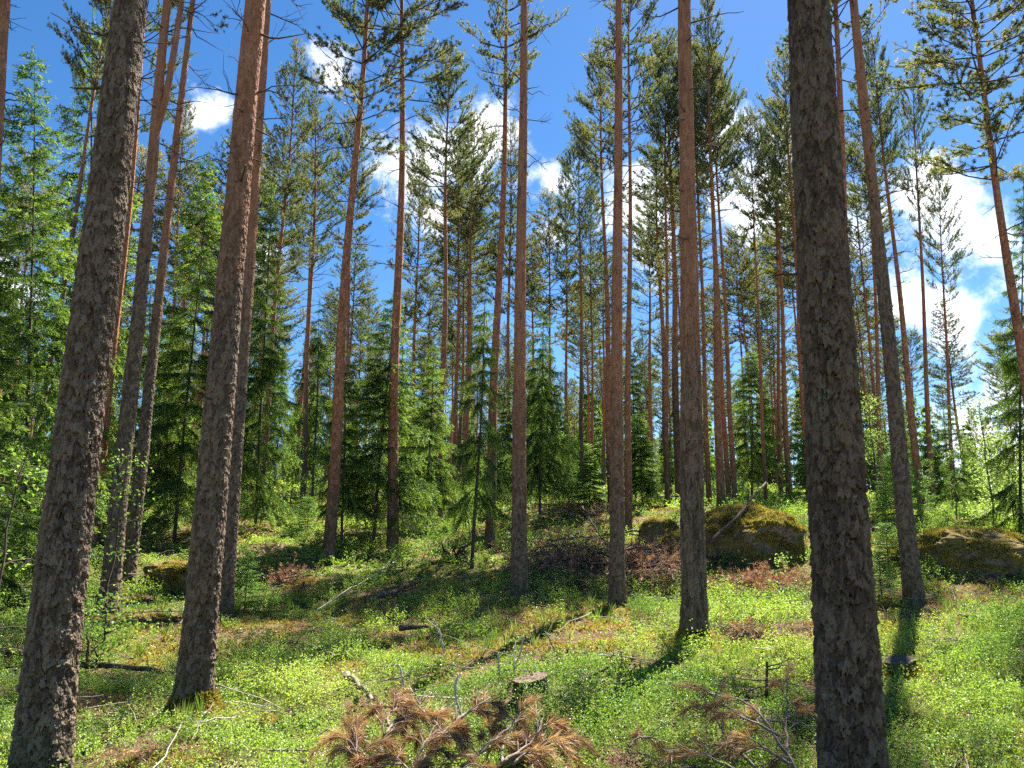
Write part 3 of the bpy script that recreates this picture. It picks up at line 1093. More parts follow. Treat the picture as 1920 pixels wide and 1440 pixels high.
stick('fallen_log', 'straight fallen log lying level behind the slim pine at the right', [(1638, 1000), (1775, 1012)], .075, M_LOG, 'log', 10, 1)
stick('dead_branch', 'thick grey dead branch leaning up over the left of the big boulder', [(1330, 1018, 14.9), (1384, 968, 15.6), (1436, 904, 17.5)], .038, M_BRANCH, 'branch', 8, 2, ((.45, .35), (.7, .3)))
stick('fallen_log', 'long thin dark log lying across the undergrowth between the two left foreground pines', [(-30, 1244), (150, 1262), (335, 1284)], .038, M_LOG, 'log', 8, 3, ((.6, .4),), lift=.07)
stick('fallen_stick', 'bare brown stick slanting through bilberries left of the clearing', [(545, 1222), (636, 1252)], .022, M_DEAD, 'stick', 7, 4, ((.5, .25), (.75, .2)), lift=.10)
stick('cut_log', 'short reddish cut log lying at the shaded trail in the clearing', [(748, 1194), (803, 1190)], .045, M_LOG, 'log', 10, 5, wob=.0, lift=.07)
stick('fallen_stick', 'stout brown stick tilted upward to the right of the sawn stump', [(1078, 1287, 7.1), (1108, 1266, 7.3), (1147, 1246, 7.5)], .026, M_LOG, 'stick', 7, 6, ((.4, .2),))
stick('birch_piece', 'short pale birch piece lying above the heap of rusty pine branches', [(650, 1282), (676, 1306), (700, 1336)], .028, M_DEAD, 'log', 9, 7, lift=.06)
stick('fallen_sapling', 'long thin bleached sapling lying along the bright slope left of the clearing', [(742, 1062), (690, 1098), (640, 1128), (590, 1160)], .016, M_PALE, 'sapling', 6, 8, ((.2, .4), (.35, .5), (.5, .4), (.7, .3)), lift=.10)
stick('fallen_log', 'distant pale log lying level among brushwood behind the two middle pines', [(1000, 957), (1115, 958)], .06, M_PALE, 'log', 8, 9, lift=.15)
stick('fallen_log', 'dark rotten log beside the shadowed bare strip in the clearing', [(686, 1140), (735, 1122), (786, 1100)], .06, M_LOG, 'log', 9, 10, lift=.04)
stick('dead_branch', 'dark dead branch leaning down toward the brushwood near the middle pines', [(1092, 950, 19), (1112, 985, 18.5), (1142, 1030, 18)], .03, M_BRANCH, 'branch', 6, 11, ((.4, .5), (.6, .4)))
stick('fallen_log', 'far whitish log on the sunny slope behind the dark-trunked pine', [(1212, 908), (1262, 914)], .07, M_PALE, 'log', 8, 12, lift=.2)
stick('fallen_stick', 'thin brown stick in the bilberries at the far right slope', [(1795, 1165), (1850, 1176), (1918, 1196)], .018, M_DEAD, 'stick', 6, 13, ((.5, .3),), lift=.06)
stick('dead_sapling', 'short black upright dead stem in bilberries left of the nearest dark pine', [(1437, 1310, 6.9), (1438, 1240, 6.9)], .014, M_BRANCH, 'sapling', 7, 14, ((.8, .28), (.85, .3)), wob=.01)
stick('fallen_branch', 'long dark branch lying in front of the brushwood beside the sunlit pine', [(1030, 1032), (1120, 1022), (1240, 1010)], .035, M_BRANCH, 'branch', 7, 15, ((.3, .5), (.6, .6)), lift=.2)
stick('bleached_twig', 'white forked dead twig standing right behind the sawn stump', [(964, 1276, 7.25), (966, 1250, 7.25), (976, 1222, 7.25), (981, 1192, 7.25)], .013, M_PALE, 'twig', 6, 16, ((.3, .28), (.35, .2)))
stick('bleached_twig', 'white crooked dead twig standing above the rusty pine branches', [(864, 1352, 6.0), (858, 1318, 6.0), (852, 1292, 6.0), (858, 1262, 6.0)], .013, M_PALE, 'twig', 6, 17, ((.4, .2), (.6, .18)))
stick('bleached_twig', 'single short white twig standing left of the sawn stump', [(937, 1268, 7.3), (934, 1224, 7.3)], .013, M_PALE, 'twig', 6, 18)
stick('bleached_twig', 'grey twig standing in shaded bilberries above the birch piece', [(760, 1300, 6.6), (754, 1270, 6.6), (748, 1246, 6.6)], .013, M_PALE, 'twig', 6, 19, ((.5, .2),))
stick('bleached_twig', 'thin grey forked twig rising from the clearing below the cut log', [(832, 1222, 8.6), (826, 1188, 8.6), (812, 1160, 8.6)], .013, M_PALE, 'twig', 6, 20, ((.5, .3), (.7, .2)))
stick('fallen_stick', 'thin brown rod leaning in green shrubs right of the white forked twig', [(1052, 1252, 8.0), (1040, 1222, 8.0), (1026, 1190, 8.0)], .010, M_DEAD, 'stick', 6, 21)


def root_snag():
    p = ground_at(852, 1056)
    b = MB()
    rg = np.random.default_rng(4)
    for _ in range(16):
        a = rg.uniform(0, 2 * PI)
        L = rg.uniform(.25, .6)
        s = np.linspace(0, 1, 7)[:, None]
        d = np.array([math.cos(a), math.sin(a) * .6, rg.uniform(.1, 1.3)])
        q = np.array([0, 0, .05]) + norm(d) * L * s + rg.normal(0, .03, (7, 3)) * s + np.array([0, 0, -.25]) * s ** 2 * (d[2] < .5)
        b.tube(q, .07 * (1 - .88 * s[:, 0]), 7, 0)
    o = link('root_snag', b.mesh('root_snag_mesh', [M_BRANCH]))
    o.location = p
    tag(o, 'black jagged upturned root at the foot of the thin middle pine', 'tree root')


root_snag()


# ------------------------------------------------------------------ brushwood heaps
def brush_pile(name, label, px0, px1, py0, py1, n, height, seed, scale=1.0):
    rg = np.random.default_rng(seed)
    c = ground_at((px0 + px1) / 2, (py0 + py1) / 2)
    wood, ndl = MB(), MB()
    PP, AA = [], []
    for _ in range(n):
        px, py = rg.normal((px0 + px1) / 2, (px1 - px0) / 4.2), rg.normal((py0 + py1) / 2, (py1 - py0) / 4.2)
        px, py = min(max(px, px0), px1), min(max(py, py0), py1)
        g = ground_at(px, py)
        az = rg.uniform(0, 2 * PI)
        L = rg.uniform(.5, 1.5) * scale
        e = rg.normal(.02, .22)
        d = np.array([math.cos(az) * math.cos(e), math.sin(az) * math.cos(e), math.sin(e)])
        s = np.linspace(0, 1, 7)[:, None]
        z = rg.uniform(.03, 1) ** 1.5 * height
        q = g + np.array([0, 0, z]) + d * L * (s - .5) + rg.normal(0, .05, (7, 3)) * s - np.array([0, 0, .2 * L]) * (s - .5) ** 2 * 2
        wood.tube(q - c, rg.uniform(.006, .016) * (1 - .75 * s[:, 0]), 4, 0 if rg.random() < .72 else 1, cap=False)
        for k in range(rg.integers(5, 11)):
            i = rg.integers(1, 6)
            dd = norm(d * .6 + rg.normal(0, .6, 3))
            l2 = rg.uniform(.12, .40) * scale
            tp = q[i] + dd * l2 * np.linspace(0, 1, 4)[:, None] + rg.normal(0, .02, (4, 3))
            wood.tube(tp - c, np.array([.005, .004, .003, .002]), 3, 0 if rg.random() < .8 else 1, cap=False)
            if rg.random() < .55:
                for f in (.5, .75, 1):
                    PP.append(q[i] + dd * l2 * f - c)
                    AA.append(dd)
    t = empty(name, c, label, 'brushwood', 'heaps of dead branches')
    link('branch_tangle', wood.mesh('branch_tangle_mesh', [M_BRANCH, M_DEAD]), t)
    PP, AA = np.array(PP), np.array(AA)
    needles(ndl, PP, AA, 8, .07, .008, 0, np.clip(rg.normal(.45, .25, len(PP)), 0, 1), (.2, .9), rg, .25)
    link('dead_needles', ndl.mesh('dead_needles_mesh', [M_BRUSH]), t)


brush_pile('brush_pile', 'brown brushwood heap between the two straight middle pines', 960, 1160, 1030, 1110, 210, .42, 1)
brush_pile('brush_pile', 'reddish brushwood heap directly left of the sunlit pine foot', 1165, 1300, 1035, 1120, 170, .42, 2)
brush_pile('brush_pile', 'spread of rusty branches lying before the big boulder', 1320, 1530, 1080, 1135, 170, .14, 3, .8)
brush_pile('brush_pile', 'distant dark brushwood heap on the slope behind the middle pines', 1000, 1140, 950, 985, 80, .5, 4, 1.2)
brush_pile('brush_pile', 'thin scatter of dead branches below the sunlit slope of the rim-lit pine', 490, 570, 1075, 1105, 40, .10, 5, .8)
brush_pile('brush_pile', 'sparse rusty branch litter right of the sunlit pine foot', 1340, 1440, 1170, 1215, 26, .10, 6, .7)


# ------------------------------------------------------------------ withered pine branches in front
def pine_branch(label, paths, seed, brush=9, needle=34, L=.085, pale=.0, blen=(.12, .34), compact=False):
    """paths: limbs given as (px, py, Y) points"""
    rg = np.random.default_rng(seed)
    wood, ndl = MB(), MB()
    o = at_depth(*paths[0][0])
    o[2] = gz(o[0], o[1])
    PP, AA, TT = [], [], []
    for path, r in [(p[:-1], p[-1]) for p in [list(q) for q in paths]]:
        if compact:
            path = [(848 + (q[0] - 848) * .82, q[1], q[2]) for q in path]
        Wp = np.array([at_depth(*q) for q in path])
        n = 16
        s = np.linspace(0, 1, n)
        # smooth interpolation through the points
        src = np.linspace(0, 1, len(Wp))
        P = np.stack([np.interp(s, src, Wp[:, i]) for i in range(3)], 1)
        for _ in range(3):
            P[1:-1] = (P[:-2] + 2 * P[1:-1] + P[2:]) / 4
        P += np.cumsum(rg.normal(0, .006, (n, 3)), 0)
        wood.tube(P - o, r * (1 - .75 * s), 6, 0)
        for k in range(brush):
            f = .2 + .8 * (k + rg.random()) / brush
            i = min(int(f * (n - 1)), n - 2)
            tg = norm(P[i + 1] - P[i])
            sd = norm(np.cross(tg, [0, 0, 1])) * rg.choice([-1, 1])
            l2 = rg.uniform(*blen)
            ss = np.linspace(0, 1, 9)[:, None]
            d = norm(tg * .7 + sd * rg.uniform(.3, .9) + np.array([0, 0, rg.uniform(.1, .8)]))
            q = P[i] + d * l2 * ss + np.array([0, 0, -1.0]) * l2 * rg.uniform(.4, 1.0) * ss ** 2.2
            wood.tube(q - o, .0045 * (1 - .6 * ss[:, 0]), 4, 0, cap=False)
            tan = norm(np.gradient(q, axis=0))
            tint = rg.normal(.5, .22)
            if rg.random() < .28:
                continue
            for m in range(needle):
                x = rg.uniform(.25, 1) * 8
                ii = min(int(x), 7)
                PP.append(q[ii] + (q[ii + 1] - q[ii]) * (x - ii) - o)
                AA.append(tan[ii])
                TT.append(tint)
    t = empty('fallen_pine_branch', o, label, 'branch', 'withered pine branches')
    link('limb', wood.mesh('limb_mesh', [M_DEAD]), t)
    needles(ndl, np.array(PP), np.array(AA), 5, L, .0036, 0, np.array(TT), (.25, .85), rg, .26)
    link('dead_needles', ndl.mesh('dead_needles_mesh', [M_RUST]), t)


pine_branch('rusty pine branch arching up at the left of the foreground heap', [
    ((672, 1445, 4.55), (700, 1375, 4.75), (735, 1350, 4.9), (800, 1342, 5.0), .016),
    ((690, 1440, 4.5), (640, 1405, 4.5), (618, 1380, 4.6), .010),
    ((705, 1365, 4.75), (720, 1335, 4.9), (742, 1318, 5.0), .009),
    ((640, 1470, 4.4), (620, 1430, 4.4), (645, 1390, 4.5), .009)], 1, 9, 34, compact=True)
pine_branch('largest rusty pine branch in the middle of the foreground heap', [
    ((800, 1410, 4.7), (845, 1370, 4.85), (890, 1345, 5.0), (945, 1318, 5.15), .017),
    ((830, 1385, 4.75), (790, 1345, 4.9), (775, 1318, 5.1), (780, 1308, 5.2), .010),
    ((870, 1440, 4.5), (930, 1395, 4.7), (985, 1355, 4.9), (1000, 1350, 5.0), .012),
    ((760, 1450, 4.5), (790, 1400, 4.65), (850, 1388, 4.7), .010)], 2, 11, 38, compact=True)
pine_branch('rusty pine branch reaching to the right edge of the foreground heap', [
    ((960, 1430, 4.6), (1000, 1400, 4.7), (1040, 1370, 4.8), (1062, 1362, 4.85), .013),
    ((955, 1435, 4.55), (980, 1380, 4.9), (1010, 1352, 5.1), .009),
    ((985, 1435, 4.5), (1040, 1405, 4.6), (1070, 1400, 4.7), .008)], 3, 8, 32, compact=True)
pine_branch('rusty pine branch drooping low at the bottom of the foreground heap', [
    ((730, 1500, 4.2), (800, 1455, 4.35), (870, 1430, 4.45), (930, 1440, 4.4), .013),
    ((780, 1480, 4.25), (760, 1430, 4.45), (720, 1410, 4.55), .009)], 4, 10, 36, compact=True)
pine_branch('withered pine sapling with bare grey twigs beside the nearest dark pine', [
    ((1500, 1460, 4.6), (1470, 1400, 4.7), (1440, 1340, 4.85), (1405, 1300, 5.0), .014),
    ((1485, 1430, 4.6), (1430, 1400, 4.75), (1370, 1400, 4.8), (1300, 1415, 4.7), .010),
    ((1475, 1410, 4.7), (1482, 1350, 4.9), (1486, 1300, 5.0), .009),
    ((1460, 1380, 4.7), (1400, 1350, 4.9), (1335, 1310, 5.1), .009)], 5, 6, 26)
pine_branch('thin rusty pine branch lying left of the withered sapling', [
    ((1420, 1440, 4.6), (1360, 1390, 4.8), (1345, 1340, 5.0), (1310, 1300, 5.2), .009),
    ((1380, 1445, 4.55), (1310, 1420, 4.6), (1270, 1425, 4.6), .007)], 6, 6, 22)
pine_branch('small rusty branch tip in bilberries at the bottom right of the heap', [
    ((1180, 1400, 4.8), (1205, 1370, 4.9), (1235, 1365, 4.95), .007)], 7, 5, 18)


# ------------------------------------------------------------------ broad-leaved saplings
def leaves_add(b, P, N, L, W, tint, rg, mat=0):
    m = len(P)
    N = norm(N)
    r = norm(np.cross(N, rg.normal(size=(m, 3))))
    s = np.cross(N, r)
    L = np.broadcast_to(L, (m,))[:, None]
    W = np.broadcast_to(W, (m,))[:, None]
    up = N * W * .25
    V = np.stack([P, P + r * L * .45 - s * W * .5 + up, P + r * L - N * L * .12, P + r * L * .45 + s * W * .5 + up], 1).reshape(-1, 3)
    i = np.arange(m)[:, None] * 4
    f = np.concatenate([i + np.array([[0, 1, 2]]), i + np.array([[0, 2, 3]])])
    b.add(V, f, mat, np.repeat(np.clip(tint, 0, 1), 4), smooth=False)


def sapling(label, px, py, Y, H, R, nleaf, seed, leaf=.045, lean=(0, 0), z_from=.25, tint=.55, nb=26, name='young_birch'):
    rg = np.random.default_rng(seed)
    p = at_depth(px, py, Y)
    p[2] = gz(p[0], p[1])
    t = empty(name, p, label, 'sapling', 'broad-leaved saplings')
    s = np.linspace(0, 1, 10)
    st = np.stack([lean[0] * s ** 1.5 + rg.normal(0, .02, 10), lean[1] * s ** 1.5 + rg.normal(0, .02, 10), H * s - .05], 1)
    b, c = MB(), MB()
    b.tube(st, (.008 + .006 * H) * (1 - .8 * s), 6, 0)
    PP = []
    for _ in range(nb):
        f = rg.uniform(z_from, .97)
        x = f * 9
        i = min(int(x), 8)
        q = st[i] + (st[i + 1] - st[i]) * (x - i)
        az = rg.uniform(0, 2 * PI)
        ln = R * (1.1 - .6 * f) * rg.uniform(.6, 1.2)
        ss = np.linspace(0, 1, 6)[:, None]
        d = np.array([math.cos(az), math.sin(az), rg.uniform(.1, .8)])
        bp = q + d * ln * ss - np.array([0, 0, .35 * ln]) * ss ** 2 + rg.normal(0, .02, (6, 3)) * ss
        c.tube(bp, .006 * (1 - .7 * ss[:, 0]), 4, 0, cap=False)
        k = max(3, nleaf // nb)
        u = rg.uniform(.15, 1, k) * 5
        ii = np.minimum(u.astype(int), 4)
        PP.append(bp[ii] + (bp[ii + 1] - bp[ii]) * (u - ii)[:, None] + rg.normal(0, .05 + .03 * R, (k, 3)))
    PP = np.concatenate(PP)
    leaves_add(c, PP, rg.normal(0, .6, PP.shape) + [0, 0, .7], leaf * rg.uniform(.7, 1.2, len(PP)), leaf * .75, rg.normal(tint, .18, len(PP)), rg, 1)
    link('trunk', b.mesh('sapling_stem_mesh', [M_BRANCH]), t)
    link('crown', c.mesh('sapling_crown_mesh', [M_BRANCH, M_LEAF]), t)


sapling('bright-leaved sapling spreading behind the flaky leaning pine, by the forked pine', 196, 1150, 9.2, 2.3, .60, 380, 1, .045, (.1, 0), .1, .5)
sapling('leafy bush of pale green leaves low beside the flaky leaning pine', 190, 1170, 8.6, .75, .42, 300, 2, .05, (.05, 0), .1, .5)
sapling('sunlit light-green sapling at the left edge before the bright spruce', -5, 1130, 7.6, 2.2, .75, 240, 3, .05, (.05, 0), .15, .55)
sapling('silvery pale sapling standing at the right edge below the low cloud', 1868, 1010, 18, 3.2, 1.0, 1900, 4, .06, (0, 0), .1, .95, 40)
sapling('small pale tree showing white-green leaves behind the nearest dark pine', 1650, 990, 21, 3.4, .8, 1000, 5, .065, (0, 0), .4, .95, 30)
sapling('tiny sapling sprouting from rusty branches before the big boulder', 1468, 1090, 14.2, .55, .16, 110, 6, .05, (0, 0), .2, .8, 9)
sapling('leafy pale bush behind the wide golden boulder at the right', 1905, 1000, 20, 2.2, 1.1, 1300, 7, .06, (0, 0), .1, .9, 34)
sapling('bushy green sapling among the far pines left of the big boulder', 1068, 960, 26, 2.6, .9, 900, 8, .07, (0, 0), .15, .65, 28)
sapling('thin green sapling in the sun to the left of the rim-lit pine pair', 545, 960, 24, 2.4, .8, 800, 9, .065, (0, 0), .15, .7, 26)
sapling('thin-leaved sapling in the left shade behind the bright spruce', 110, 1040, 15, 2.6, .8, 1000, 10, .06, (0, 0), .1, .65, 28)


# young spruces seen one by one
def young_spruce(label, px, py, Y, H, R):
    p = at_depth(px, py, Y)
    p[2] = gz(p[0], p[1])
    t = empty('young_spruce', p, label, 'spruce', 'young spruces')
    tr = link('trunk', SP_TRUNK[0], t)
    tr.scale = (.22, .22, H / 8)
    c = link('crown', SP['c'][0], t)
    c.scale = (R / .8, R / .8, H / 2.2)
    c.rotation_euler[2] = random.uniform(0, 6)


young_spruce('bright little spruce standing right beside the rim-lit pine pair', 462, 1098, 13.0, .95, .36)
young_spruce('light-green little spruce right of the nearest dark pine, below the log', 1650, 1075, 12.0, .75, .35)
young_spruce('light-green young spruce between the nearest dark pine and the slim pine', 1690, 988, 18.5, 1.6, .8)
young_spruce('small spruce in front of the leaning slim pine, beside the mossy stone', 1665, 1040, 14.5, .8, .45)
young_spruce('low soft spruce growing under the thin pines left of the clearing', 575, 1010, 19, 1.0, .5)


# ------------------------------------------------------------------ undergrowth (uncountable)
BARE = [(200, 1330, .55), (640, 1165, .6), (700, 1135, .6), (760, 1110, .5), (560, 1095, .6), (230, 1210, .5), (800, 1215, .35), (470, 1190, .35), (1185, 1175, .4), (650, 1260, .4),
        (1070, 1065, 1.1), (1230, 1075, .9), (1430, 1100, 1.0), (1380, 1200, .5), (1120, 1240, .4), (880, 1110, .4), (300, 1420, .4), (1840, 1120, .9), (1100, 1170, .4), (500, 1270, .4), (400, 1240, .4)]
BARE = [(*ground_at(a, c)[:2], r) for a, c, r in BARE]
TR = [(b[1][0], b[1][1], .20) for b in BASE.values() if b[1][1] < 20]


def cover(x, y):
    m = fbm(x * .75 + 50, y * .75, 4, 31)
    m = sstep(.35, .49, m)
    for bx, by, r in BARE:
        m = m * sstep(.5, 1.15, np.hypot(x - bx, y - by) / r + .35 * (fbm(x * 3, y * 3, 2, 8) - .5))
    return m


def blocked(x, y):
    k = np.zeros(len(x), bool)
    for bx, by, r in BLOCK + TR:
        k |= np.hypot(x - bx, y - by) < r * .9
    return k


def scatter(y0, y1, dens, seed):
    rg = np.random.default_rng(seed)
    half = .74 * y1 + 1.3
    n = int((y1 - y0) * 2 * half * dens)
    y = rg.uniform(y0, y1, n)
    x = rg.uniform(-half, half, n)
    k = (np.abs(x) < .74 * y + 1.3) & ~blocked(x, y)
    return x[k], y[k], rg


def bilberry():
    b = MB()
    for y0, y1, dens, sc in ((2.6, 6.5, 900, .82), (6.5, 10, 520, 1.0), (10, 15, 260, 1.35), (15, 24, 100, 2.1), (24, 46, 22, 4.0)):
        x, y, rg = scatter(y0, y1, dens, int(y0 * 10))
        c = cover(x, y)
        clump = .25 + .75 * sstep(.34, .52, fbm(x * 2.6 + 5, y * 2.6, 2, 41))
        k = rg.random(len(x)) < (.10 + .90 * c) * clump
        x, y, c = x[k], y[k], c[k]
        z = hfun(x, y)
        n = len(x)
        hgt = rg.uniform(.10, .25, n) * (.55 + .45 * c) * (1 + .15 * (sc - 1)) * (.30 + 1.5 * sstep(.2, .8, fbm(x * 1.5, y * 1.5, 2, 77)))
        az, ti = rg.uniform(0, 2 * PI, n), rg.uniform(.05, .6, n)
        S = np.stack([np.cos(az) * np.sin(ti), np.sin(az) * np.sin(ti), np.cos(ti)], 1) * hgt[:, None]
        B = np.stack([x, y, z - .01], 1)
        nl = 9
        tl = np.repeat(B, nl, 0) + np.repeat(S, nl, 0) * rg.uniform(.35, 1.0, n * nl)[:, None] + rg.normal(0, .014 * sc, (n * nl, 3)) * [1, 1, .5]
        patch = fbm(x * .6 + 9, y * .6, 3, 55)
        tint = np.repeat(np.clip(.42 + (patch - .5) * 1.3 + rg.normal(0, .13, n), .05, .9), nl) + rg.normal(0, .07, n * nl)
        tint = np.where(rg.random(n * nl) < .008, 1.0, np.clip(tint, 0, .88))
        leaves_add(b, tl, rg.normal(0, .55, tl.shape) + [0, 0, .8], .024 * sc * rg.uniform(.7, 1.25, len(tl)), .0150 * sc, tint, rg)
        if sc < 1.5:
            side = np.stack([np.sin(az), -np.cos(az), az * 0], 1) * .0016 * sc
            V = np.stack([B - side, B + side, B + S * .95], 1).reshape(-1, 3)
            b.add(V, np.arange(n)[:, None] * 3 + np.array([[0, 1, 2]]), 0, .1, smooth=False)
    tag(link('bilberry_shrubs', b.mesh('bilberry_mesh', [M_BERRY])), 'low bright green bilberry shrubs covering the forest floor', 'bilberry', kind='stuff')


def moss_and_litter():
    b, l, g = MB(), MB(), MB()
    for y0, y1, dens, sc in ((2.6, 8, 700, 1.0), (8, 15, 260, 1.5), (15, 30, 50, 2.8)):
        x, y, rg = scatter(y0, y1, dens, 900 + int(y0 * 10))
        c = cover(x, y)
        w = fbm(x * 1.1 + 70, y * 1.1, 3, 61)
        k = (c < .75) & (w > .44)
        x1, y1_ = x[k], y[k]
        P = np.stack([x1, y1_, hfun(x1, y1_) - .005], 1)
        tt = np.clip(fbm(x1 * 2, y1_ * 2, 3, 62) * 1.4 - .2, 0, 1)
        needles(b, P, np.tile([0, 0, 1.0], (len(P), 1)), 5, .045 * sc ** .6, .012 * sc, 0, tt, (.2, 1.25), rg)
        k = (c < .8) & (w <= .52)
        x1, y1_ = x[k], y[k]
        P = np.stack([x1, y1_, hfun(x1, y1_) + .012], 1)
        needles(l, P, rg.normal(0, 1, P.shape) * [1, 1, .12], 4, .07 * sc ** .6, .005 * sc, 0, rg.uniform(.1, .95, len(P)), (0, 1.2), rg)
    for y0, y1, dens, sc in ((3, 9, 16, 1.0), (9, 20, 6, 1.5)):
        x, y, rg = scatter(y0, y1, dens, 700 + int(y0 * 10))
        k = fbm(x * .8 + 20, y * .8, 3, 91) > .55
        x, y = x[k], y[k]
        P = np.stack([x, y, hfun(x, y)], 1)
        needles(g, P, np.tile([0, 0, 1.0], (len(P), 1)), 22, .17, .006 * sc, 0, rg.uniform(.2, .9, len(P)), (.05, .7), rg)
    tag(link('moss_carpet', b.mesh('moss_carpet_mesh', [M_MOSS])), 'yellow-green moss between the bilberry shrubs', 'moss', kind='stuff')
    tag(link('needle_litter', l.mesh('needle_litter_mesh', [M_RUST])), 'brown fallen needles and bark bits in the bare patches', 'litter', kind='stuff')
    tag(link('grass', g.mesh('grass_mesh', [M_GRASS])), 'thin wispy grass tufts on the slope', 'grass', kind='stuff')


def twig_litter():
    b = MB()
    rg = np.random.default_rng(88)
    n = 470
    y = rg.uniform(4, 20, n)
    x = rg.uniform(-.72, .72, n) * y
    z = hfun(x, y)
    for i in range(n):
        L = rg.uniform(.2, 1.0) * (1 + .02 * y[i])
        az, e = rg.uniform(0, 2 * PI), rg.normal(.03, .14)
        d = np.array([math.cos(az), math.sin(az), math.sin(e)])
        s = np.linspace(0, 1, 6)[:, None]
        q = np.array([x[i], y[i], z[i] + rg.uniform(.02, .16)]) + d * L * (s - .5) + np.cumsum(rg.normal(0, .018, (6, 3)), 0)
        r = rg.uniform(.003, .008)
        m = 1 if rg.random() < .2 else 0
        b.tube(q, r * (1 - .6 * s[:, 0]), 4, m, cap=False)
        for _ in range(rg.integers(0, 4)):
            j = rg.integers(1, 5)
            dd = norm(d + rg.normal(0, .6, 3) * [1, 1, .6])
            b.tube(q[j] + dd * L * .3 * np.linspace(0, 1, 4)[:, None] + rg.normal(0, .01, (4, 3)), r * np.array([.6, .5, .4, .25]), 3, m, cap=False)
    tag(link('fallen_twigs', b.mesh('fallen_twigs_mesh', [M_DEAD, M_PALE])), 'thin dry twigs strewn through the undergrowth', 'twigs', kind='stuff')


bilberry()
moss_and_litter()
twig_litter()


# ------------------------------------------------------------------ the wood beyond
def far_wood():
    me = [pine_crown('far_crown_mesh', 60 + s, nn=4, tw=.45, L=.26, W=.075, cb=.42 + .06 * s, R=2.0, dead_from=.38) for s in range(3)]
    b = MB()
    rg = np.random.default_rng(5)
    cv = []
    for m in me:
        co = np.empty(len(m.vertices) * 3, np.float32)
        m.vertices.foreach_get('co', co)
        tn = np.empty(len(m.vertices), np.float32)
        m.attributes['tint'].data.foreach_get('value', tn)
        quads = [p.vertices[:] for p in m.polygons if len(p.vertices) == 4 and p.material_index == 1]
        sticks = [p.vertices[:] for p in m.polygons if len(p.vertices) == 4 and p.material_index == 0]
        cv.append((co.reshape(-1, 3), tn, np.array(quads), np.array(sticks)))
        bpy.data.meshes.remove(m)
    for _ in range(290):
        Y = rg.uniform(92, 175)
        X = rg.uniform(-.72, .72) * Y
        if X / Y > .52 and rg.random() < .6:
            continue
        s = rg.uniform(.75, 1.1)
        a = rg.uniform(0, 2 * PI)
        co, tn, q, st = cv[rg.integers(0, 3)]
        R = np.array([[math.cos(a), -math.sin(a), 0], [math.sin(a), math.cos(a), 0], [0, 0, 1]])
        o = np.array([X, Y, gz(X, Y)])
        V = co @ R.T * s + o
        b.add(V, q, 1, tn, smooth=False)
        b.f.append(st + b.n - len(V)); b.m.append(np.full(len(st), 0, np.int32)); b.s.append(np.full(len(st), True))
        b.tube(np.array([[0, 0, -.3], [0, 0, 6], [0, 0, 17.5]]) * s + o, np.array([.15, .11, .02]), 7, 2, cap=False)
    sm = [spruce_crown('far_crown_mesh', 70 + s, H=8, R=1.7, gap=.6, dens=.4, bl=.24, bw=.08, step=.15, droop=.5 + .3 * s, z0=.03) for s in range(2)]
    cs = []
    for m in sm:
        co = np.empty(len(m.vertices) * 3, np.float32)
        m.vertices.foreach_get('co', co)
        tn = np.empty(len(m.vertices), np.float32)
        m.attributes['tint'].data.foreach_get('value', tn)
        cs.append((co.reshape(-1, 3), tn, np.array([p.vertices[:] for p in m.polygons if p.material_index == 1])))
        bpy.data.meshes.remove(m)
    for _ in range(430):
        Y = 58 + 100 * rg.random() ** 1.5
        X = rg.uniform(-.72, .72) * Y
        s, a = rg.uniform(.35, 1.15), rg.uniform(0, 2 * PI)
        co, tn, q = cs[rg.integers(0, 2)]
        R = np.array([[math.cos(a), -math.sin(a), 0], [math.sin(a), math.cos(a), 0], [0, 0, 1]])
        b.add(co @ R.T * [max(s, .7)] * 1 * np.array([1, 1, s / max(s, .7)]) + np.array([X, Y, gz(X, Y)]), q, 3, tn, smooth=False)
    tag(link('distant_woodland', b.mesh('distant_woodland_mesh', [M_BRANCH, M_NEEDLE, M_FAR, M_SPRUCE])), 'distant wood filling the gaps beyond the stand', 'wood', kind='stuff')


far_wood()

# ------------------------------------------------------------------ labels of the trees
LAB = {
    'T1': 'broad flaky-barked pine with lichen, leaning at the far left foreground',
    'T17': 'nearest dark thick-plated pine, widest trunk of the whole picture',
    'T2': 'rim-lit foreground pine with rugged grey foot, second thick trunk from the left',
    'T3': 'slimmer pine tucked close behind the right side of the rim-lit pine',
    'T4a': 'forked dark pine splitting in two high up, behind the flaky leaning pine',
    'T4b': 'smooth salmon-barked pine leaning right of the forked pine',
    'T12': 'sunlit pine with furrowed brown foot beside the reddish brushwood and orange upper stem',
    'T9': 'straight orange-brown pine with dark foot standing alone at the centre of the clearing',
    'T10': 'straight red-brown pine between the two brushwood heaps',
    'T18': 'slim brown pine leaning left beside the wide golden boulder',
    'T0': 'pale orange pine of which only the upper stem shows in the top left corner',
    'T6': 'orange leaning pine with black foot throwing a long shadow left of the clearing',
    'T7': 'tall straight red pine with grey foot at the top of the bare strip',
    'T8': 'brown pine leaning slightly right, just left of the central straight pine',
    'T22': 'orange pine with wide crown leaning in at the right edge',
    'T17b': 'pine stem peeping out along the upper right side of the nearest dark pine',
    'T37': 'dark flared pine trunk close left behind the sunlit pine',
}
for k, (t, p) in BASE.items():
    if k in LAB:
        tag(t, LAB[k], 'pine', 'pines in the clearing' if k in FRONT else 'pines behind the clearing')

